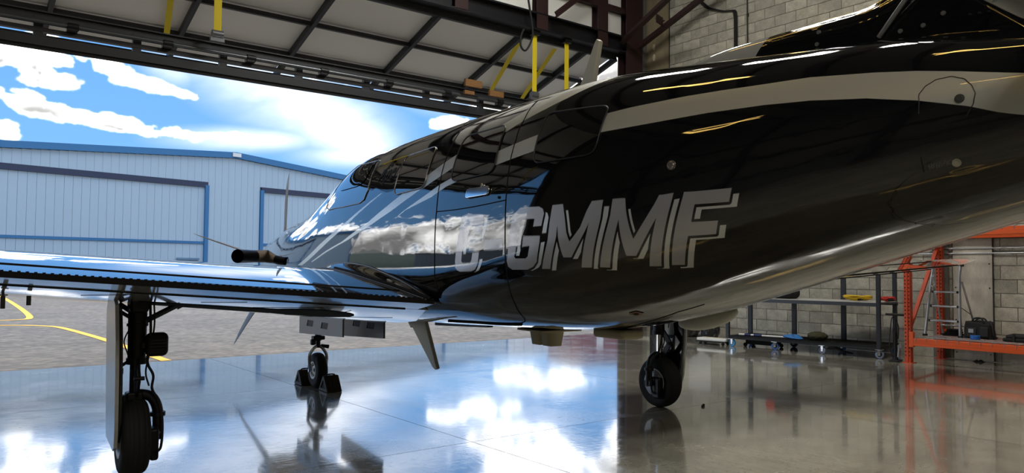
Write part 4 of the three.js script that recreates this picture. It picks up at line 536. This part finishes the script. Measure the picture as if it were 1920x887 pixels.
// orange pallet rack
{
  const t = thing('pallet_rack', 'orange pallet rack with a wire deck near the right edge', 'rack', [10.49, 0, -4.84]), L = 2.7, W = .96;
  const holes = []; for (let y = .1; y < 2.9; y += .05) for (const k of [-.018, .018]) holes.push([k, y]);
  const upright = (x, z, mat, name = 'upright') => { const q = part(name, [box(.008, 3.0, .08, x - .04, 1.5, z), box(.07, 3.0, .008, x - .005, 1.5, z - .036), box(.07, 3.0, .008, x - .005, 1.5, z + .036), box(.02, 3, .02, x - .045, 1.5, z)], mat, t); part('bolt_hole', holes.map(([k, y]) => box(.004, .016, .014, x - .0455 + (Math.abs(k) < .001 ? 0 : .001), y, z + k * 1.35)), M.seam, q); part('base_plate', box(.14, .008, .13, x, .004, z), M.orangeDark, q); };
  for (const [x, z] of [[.04, 0], [W, .02], [.04, L], [W, L]]) upright(x, z, M.orangeDark);
  for (const z of [0, L]) part('rack_brace', [bar([.06, .45, z], [W - .04, 1.55, z], .05, .03), bar([.06, 1.62, z], [W - .04, .30 + 1.9, z], .05, .03), bar([.06, .24, z], [W - .04, .2, z], .03, .03), bar([W - .05, 1.55, z], [.06, 2.1, z], .05, .03)], M.orangeDark, t);
  const beam = (x, y, mat) => { const b = part('beam', [box(.045, .10, L - .08, x, y - .05, L / 2, [0, 0, 0], .006), box(.02, .035, L - .08, x + .03, y - .03, L / 2)], mat, t); for (const z of [.06, L - .06]) part('beam_connector', box(.05, .2, .06, x, y - .02, z, [0, 0, 0], .006), mat, b); return b; };
  const b1 = beam(-.01, .335, M.orange); beam(W + .02, .335, M.orange); beam(-.01, 1.78, M.orange); beam(W + .02, 1.78, M.orange);
  for (const y of [.335, 1.78]) { const deck = sub('wire_deck', t); for (let i = 0; i < 20; i++) part('deck_wire', [rod([-.025, y + .004, .12 + i * .13], [W + .02, y + .004, .12 + i * .13], .004, .004, 6), rod([-.036, y + .004, .12 + i * .13], [-.036, y - .035, .12 + i * .13], .004, .004, 6)], M.aluDull, deck); part('deck_rod', [.1, .25, .4, .55, .7, .85, .98].map((x) => rod([x, y + .008, .08], [x, y + .008, L - .08], .004, .004, 6)), M.aluDull, deck); }
  const h = thing('hanging_hook', 'thin bent wire hook hanging below the wing tip beside the rack', 'hook', [10.6, 1.04, -4.55]); part('wire', tube([[0, .12, 0], [0, .06, 0], [0, .03, .02], [0, 0, .015], [0, -.02, -.01], [0, -.005, -.03]], .004, 6, 30), M.alu, h); part('eye', (() => { const g = new THREE.TorusGeometry(.013, .004, 6, 16); g.rotateY(Math.PI / 2); g.translate(0, .13, 0); return g; })(), M.alu, h);
}
// step ladder on the deck
{
  const t = thing('step_ladder', 'folded-out silver aluminium step ladder standing on the orange rack', 'ladder', [10.98, .345, -4.6], 0), A = [[0, 0, -.22], [.06, .80, -.12]], m = M.alu;
  part('front_rail', [rod([0, 0, -.23], [0, .80, -.13], .019, .019, 12), rod([0, .80, -.13], [0, .95, -.11], .016, .016, 12)], m, t); part('front_rail', [rod([0, 0, .22], [0, .80, .22], .02, .02, 12), tube([[0, .79, .22], [0, .85, .225], [0, .97, .245]], .018, 10, 20)], m, t);
  part('hand_rail', rod([0, .965, -.1], [0, .965, .26], .015, .015, 12), m, t); part('rail_knuckle', box(.045, .045, .04, 0, .965, .255, [0, 0, 0], .01), M.rubber, t);
  [[.21, -.17], [.405, -.145], [.60, -.12]].forEach(([y, z]) => { part('ladder_step', box(.09, .024, .21 - z, .02, y, (z + .21) / 2, [0, 0, 0], .006), m, t); part('step_cap', box(.095, .03, .02, .02, y, .2), M.rubber, t); part('step_cap', box(.095, .03, .02, .02, y, z + .01), M.rubber, t); });
  part('rear_leg', rod([.30, 0, -.12], [.05, .76, -.14], .013, .013, 10), m, t); part('rear_leg', rod([.30, .0, .32], [.05, .74, .23], .013, .013, 10), m, t); part('rear_bar', rod([.25, .14, -.12], [.25, .14, .3], .012, .012, 10), m, t); part('spreader', rod([.02, .4, .22], [.2, .30, .28], .005, .005, 6), M.rubber, t); part('rail_foot', [box(.045, .03, .05, 0, .008, -.23), box(.045, .03, .05, 0, .008, .22), box(.04, .03, .04, .30, .008, -.12), box(.04, .03, .04, .30, .008, .32)], M.rubber, t);
}
{
  const t = thing('tool_bag', 'black open-mouth tool bag on the orange rack beside the ladder', 'bag', [11.02, .35, -4.16]); part('bag_body', (() => { const g = grid(28, 14, (i, j) => { const a = i * Math.PI * 2, k = 1 - .12 * j + .02 * Math.sin(a * 5 + j * 9); const sx = Math.sign(Math.cos(a)) * Math.abs(Math.cos(a)) ** .5, sz = Math.sign(Math.sin(a)) * Math.abs(Math.sin(a)) ** .5; const c = j > .999 ? 0 : 1; return [sx * .10 * k * c, .22 * j + .02 * Math.sin(a * 2) * j, sz * .18 * k * c]; }); return flip(g); })(), M.fabricBlack, t); part('bag_handle', [tube([[-.05, .2, -.08], [-.06, .26, -.04], [-.06, .265, .04], [-.05, .2, .08]], .011, 8, 24), tube([[.05, .2, -.08], [.05, .25, -.04], [.05, .255, .04], [.05, .2, .08]], .011, 8, 24)], M.rubber, t); part('side_pocket', [box(.03, .12, .12, -.10, .08, -.06, [0, 0, 0], .012), box(.03, .13, .10, -.10, .09, .09, [0, 0, 0], .012)], std('#1f2124', .85), t); part('bag_tag', box(.006, .05, .06, -.119, .10, -.06), std('#8e9499', .6), t, 'grey label patch'); part('shoulder_strap', tube([[-.06, .22, .15], [-.1, .16, .19], [-.09, .06, .2], [-.05, .02, .22]], .012, 6, 24), M.rubber, t);
  const r = thing('tape_roll', 'bright blue roll of tape in front of the black tool bag', 'tape', [10.80, .35, -4.13]); part('tape', (() => { const g = lathe([[.032, 0], [.055, 0], [.057, .005], [.057, .045], [.055, .05], [.032, .05], [.032, 0]], 32); return g; })(), std('#1e5fae', .45), r);
  const b = thing('folded_case', 'flat black folded case on the orange rack at the right edge', 'case', [10.95, .348, -3.7]); part('lower_half', box(.26, .045, .26, 0, .022, 0, [0, 0, 0], .018), M.fabricBlack, b); part('upper_half', box(.24, .04, .22, .01, .066, .01, [0, 0, .06], .018), M.fabricBlack, b); part('strap', box(.02, .1, .03, -.13, .05, 0, [0, 0, 0], .006), M.rubber, b);
  const k = thing('folded_cover', 'dark folded cloth cover on the orange rack behind the ladder', 'cloth', [11.2, .348, -4.56]); for (let i = 0; i < 3; i++) part('fold', box(.22 - i * .02, .03, .2 - i * .015, 0, .016 + i * .03, .01 * i, [0, .1 * i, 0], .014), M.fabricBlack, k);
}
{
  const t = thing('creeper_board', 'flat white creeper board on the floor at the left end of the cart', 'board', [10.36, 0, -7.88], .15); part('deck', [box(.22, .05, .52, 0, .085, 0, [0, 0, 0], .018)], M.white, t); part('deck_slot', [[-.12], [.0], [.12]].map(([z]) => box(.10, .004, .09, -.02, .1105, z)), std('#cfc79a', .6), t); part('rim', box(.23, .02, .53, 0, .055, 0, [0, 0, 0], .008), M.blackMetal, t); for (const [x, z] of [[-.08, -.2], [.08, -.2], [-.08, .2], [.08, .2]]) part('caster_wheel', rod([x - .01, .024, z], [x + .01, .024, z], .024, .024, 14), M.rubber, t);
  const b = thing('storage_bin', 'grey plastic bin against the wall behind the main wheel', 'bin', [11.25, 0, -9.62]); part('bin_body', (() => { const g = new THREE.CylinderGeometry(.2, .16, .5, 28, 1); g.translate(0, .25, 0); return g; })(), std('#8a8c8c', .6), b); part('bin_rim', (() => { const g = new THREE.TorusGeometry(.2, .014, 8, 30); g.rotateX(Math.PI / 2); g.translate(0, .5, 0); return g; })(), std('#6d6f70', .6), b); part('bin_lid', (() => { const g = lathe([[.001, .56], [.1, .55], [.19, .52], [.205, .505]], 28); return g; })(), std('#3a3c3e', .5), b);
  for (const [x, z, s, lab] of [[11.25, -9.12, 1, 'left of two dark bags slumped against the wall behind the main wheel'], [11.28, -8.66, .8, 'right of two dark bags slumped against the wall, smaller']]) { const q = thing('trash_bag', lab, 'bag', [x, 0, z]); part('bag_body', (() => { const g = grid(32, 20, (i, j) => { const a = i * Math.PI * 2, b2 = j * Math.PI, w = 1 + .10 * Math.sin(a * 5 + b2 * 3) + .06 * Math.sin(a * 11 - b2 * 6); return [Math.cos(a) * Math.sin(b2) * .19 * w * s, Math.max(0, .16 + Math.cos(b2) * .2 * w) * s, Math.sin(a) * Math.sin(b2) * .2 * w * s]; }); return flip(g); })(), phys({ color: '#1b1d20', roughness: .35 }), q); part('bag_knot', (() => { const g = lathe([[.02, .34], [.028, .38], [.05, .41], [.03, .4]], 14); g.scale(s, s, s); return g; })(), M.blackGloss, q); }
  const o = thing('floor_clip', 'tiny dark clip dropped on the glossy floor right of the main wheel', 'clip', [5.58, 0, -4.37], .5); part('clip_body', [box(.045, .012, .018, 0, .007, 0, [0, 0, 0], .003), box(.02, .02, .02, .015, .011, .005, [0, .4, 0], .004)], M.blackMetal, o); part('clip_wire', tube([[-.02, .008, 0], [-.045, .012, .012], [-.06, .005, 0]], .003, 6, 12), M.rubber, o);
  const f = thing('wall_debris', 'small dark rag at the foot of the pale wall board', 'rag', [11.42, 0, -4.32], 0); part('rag', (() => { const g = grid(20, 12, (i, j) => { const a = i * 6.283, r = Math.sin(j * Math.PI / 2); return [Math.cos(a) * .05 * (1 - r * .5), .022 * r * (1 + .5 * Math.sin(a * 3)), Math.sin(a) * .08 * (1 - r * .6)]; }); return flip(g); })(), M.fabricBlack, f);
}
// nose-wheel chocks
function toPlane(x, z) { const c = Math.cos(4.2 * D), s = Math.sin(4.2 * D); return [3.14513 + x * c - z * s, -4.73789 + x * s + z * c]; }
for (const [x, z, lab] of [[-.06, -2.33, 'black triangular rubber chock behind the nose wheel, nearer the camera'], [-.13, -2.87, 'black triangular rubber chock in front of the nose wheel, further away']]) {
  const [wx, wz] = toPlane(x, z), t = thing('wheel_chock', lab, 'chock', [wx, 0, wz], -4.2 * D);
  const g = prism([[-.115, 0], [.115, 0], [.014, .14], [-.014, .14]], .13, .006); g.rotateY(-Math.PI / 2); g.translate(.08, .006, 0); part('chock_body', g, M.rubber, t);
  const e = prism([[-.115, 0], [.115, 0], [.014, .14], [-.014, .14]], .006, .002, [[[-.075, .022], [0, .112], [.075, .022]]]); e.rotateY(-Math.PI / 2); e.translate(-.058, .006, 0); part('chock_end', e, std('#4b4d50', .6), t, 'grey ribbed end frame');
  part('chock_rib', [-.03, .01, .05].map((q) => { const r = prism([[-.12, 0], [.12, 0], [.016, .148], [-.016, .148]], .012, .002); r.rotateY(-Math.PI / 2); r.translate(q, .004, 0); return r; }), std('#0e0f10', .8), t); part('chock_handle', tube([[-.04, .145, 0], [-.02, .162, 0], [.04, .162, 0], [.06, .145, 0]], .007, 6, 20), M.rubber, t);
}

// ---------------------------------------------------------------- outside
const asphalt = std('#ffffff', .8, 0, { map: rep(tex(1024, 1024, (u, v) => { const a = pfbm(u, v, 5, 5, 301, 20), b = pfbm(u, v, 128, 2, 330), c = pfbm(u, v, 9, 3, 350, 3); const k = .30 + .09 * (a - .5) + .22 * (b - .5) + .05 * (c - .5); return [k * 1.04, k * .98, k * .90]; }), 1, 1), bumpMap: ftex(512, 512, (u, v) => pfbm(u, v, 128, 2, 370)), bumpScale: .003 });
{
  const ap = struct('apron', metreUV(box(320, .3, 190, 20, -.165, ZD - 95), .09), asphalt);
  const line = (pts, w, lab) => { const c = new THREE.CatmullRomCurve3(pts.map(([x, z]) => V(x, 0, z)), false, 'catmullrom', .3), n = 60, g = grid(n, 1, (i, j) => { const p = c.getPoint(i), t = c.getTangent(i); return [p.x + t.z * (j - .5) * w, -.009, p.z - t.x * (j - .5) * w]; }); const o = solo('painted_line', g, M.yellowPaint, lab, 'line'); const N = o.geometry.attributes.normal; if (N.getY(0) < 0) flip(o.geometry); return o; };
  line([[2.62, -10.6], [2.58, -12.65], [2.5, -14.87], [2.28, -17.6], [1.5, -18.6], [-2, -19.2], [-9, -19.6]], .13, 'yellow taxi line running out from the hangar door and curving left');
  line([[-4, -20.6], [1.55, -20.3], [2.17, -21], [2.4, -25], [2.6, -31], [3.0, -46]], .14, 'yellow taxi line bending away towards the far hangar');
  solo('pavement_joint', grid(30, 1, (i, j) => [lerp(-20, 40, i), -.011, -33 - i * 3 + j * .05]), M.seam, 'dark tar joint across the apron', 'joint');
  // the hangar across the apron
  const b = thing('hangar_building', 'long pale blue metal hangar with blue roof trim across the apron', 'building', [17.4, 0, -53.76], 11.3 * D), Hr = 9.1, hw = 29, sl = .072;
  const sheet = std('#a3b7c5', .5), roofY = (u) => Hr - .25 - sl * Math.abs(u);
  part('wall_backing', prism([[-hw, 0], [hw, 0], [hw, roofY(hw) - .05], [0, Hr - .3], [-hw, roofY(hw) - .05]], 22).translate(0, 0, -22.1), std('#8f9aa4', .7), b);
  const pw = .484, doors = [[-21.5, -1.93], [2.1, 20.5]], hdr = 6.55;
  const sid = new THREE.BoxGeometry(pw - .02, 1, .06), ribG = new THREE.BoxGeometry(.05, 1, .05);
  const facade = sub('facade', b), ribs = [], dribs = [];
  for (let u = -hw + pw / 2; u < hw; u += pw) {
    const inD = doors.find(([a, c]) => u > a && u < c), y1 = roofY(u) - .1, y0 = inD ? hdr + .36 : 0;
    const q = part('siding_panel', sid, sheet, facade); q.scale.y = y1 - y0; q.position.set(u, (y0 + y1) / 2, .0); ribs.push(box(.03, y1 - y0, .05, u + pw / 2, (y0 + y1) / 2, -.012));
  }
  part('siding_rib', ribs, sheet, facade);
  for (const [a, c] of doors) {
    const dr = sub('hangar_door', b); const nP = Math.round((c - a - .3) / pw), w = (c - a - .3) / nP; const pg = new THREE.BoxGeometry(w - .014, 1, .06);
    for (let i = 0; i < nP; i++) for (const [y0, y1] of [[.05, 2.72], [2.9, hdr]]) { const q = part('door_panel', pg, sheet, dr); q.scale.y = y1 - y0; q.position.set(a + .15 + (i + .5) * w, (y0 + y1) / 2, -.06); }
    part('door_header', box(c - a, .36, .14, (a + c) / 2, hdr + .18, .04), M.darkTrim, dr); part('door_band', box(c - a - .2, .16, .10, (a + c) / 2, 2.81, 0), M.blueTrim, dr);
    part('door_post', [box(.26, hdr + .3, .16, a + .05, hdr / 2, .04)], M.blueTrim, dr); part('door_post', [box(.26, hdr + .3, .16, c - .05, hdr / 2, .04)], M.blueTrim, dr);
  }
  for (const s of [-1, 1]) { part('roof_trim', bar([0, Hr - .14, .12], [s * hw, Hr - .14 - sl * hw, .12], .3, .40), M.blueTrim, b); part('roof_sheet', bar([0, Hr - .05, -11], [s * (hw + .1), Hr - .05 - sl * hw, -11], 22.3, .06), std('#9fb3c4', .5), b); part('corner_trim', box(.2, Hr - .4 - sl * hw, .2, s * hw, (Hr - .4 - sl * hw) / 2, .02), M.blueTrim, b); }
  part('ridge_sign', box(.62, .26, .05, .0, Hr - .14, .32), M.white, b, 'small white plate at the ridge'); 
  part('wall_vent', [box(1.5, .12, .12, -3.2, 1.72, .1), box(1.5, .05, .06, -3.2, 1.62, .06)], std('#5f7f98', .5), b);
  // further buildings, seen in the floor and in the black paint
  const far = (label, x, z, w, h, dpt, turn, col, trim) => { const t = thing('far_building', label, 'building', [x, 0, z], turn); part('wall', box(w, h, dpt, 0, h / 2, -dpt / 2), col, t); for (let i = 0; i < Math.round(w / 1.2); i++) part('wall_panel', box(1.12, h - .3, .06, -w / 2 + .6 + i * 1.2, h / 2, .03), col, t); part('roof_edge', box(w + .3, .3, dpt + .3, 0, h + .15, -dpt / 2), trim, t); return t; };
  far('plain white metal shed behind the end of the pale blue hangar', 54, -66, 11, 8.0, 9, -8 * D, std('#c9ced0', .6), std('#9aa0a4', .6));
  const r = far('dark red building with white sign boards beside the apron', 54.5, -54, 8.4, 7.9, 6, -20 * D, std('#6a2a30', .6), std('#5a2026', .6));
  part('sign_board', box(1.6, 1.0, .05, -1.4, 2.4, .1), M.white, r); part('sign_board', box(.7, 1.1, .05, -1.1, 5.8, .1), M.white, r); part('doorway', box(.5, 2.2, .05, 1.8, 5.4, .1), M.red, r);
  far('long low grey hangar row beyond the left end of the apron', -62, -78, 70, 4.6, 12, 38 * D, std('#6d747a', .7), std('#4c555e', .7));
  for (let i = 0; i < 4; i++) { const L = [[-470, -420, 130, 24], [-160, -640, 150, 28], [-640, -90, 150, 28], [300, -700, 160, 28]][i]; const g = grid(60, 20, (u, v) => { const e = Math.sin(u * Math.PI) * Math.sin(v * Math.PI); return [(u - .5) * L[2] * 2, L[3] * Math.pow(e, .7) * (.65 + .7 * fbm(u * 6 + i * 7, v * 4, i, 4)) - .5, (v - .5) * 120]; }); const t = solo('hill', flip(g), std('#4e5a52', .95, 0, { map: grain }), ['low wooded hill far off beyond the left of the apron', 'long low wooded ridge far behind the hangar row', 'wooded hill furthest to the left', 'long wooded ridge behind the far buildings'][i], 'hill'); t.position.set(L[0], 0, L[1]); t.rotation.y = Math.atan2(-L[0], -L[1]) ; }
}
scene.traverse((o) => { if (o.isMesh) { o.castShadow = true; o.receiveShadow = true; } });
renderer.render(scene, camera);
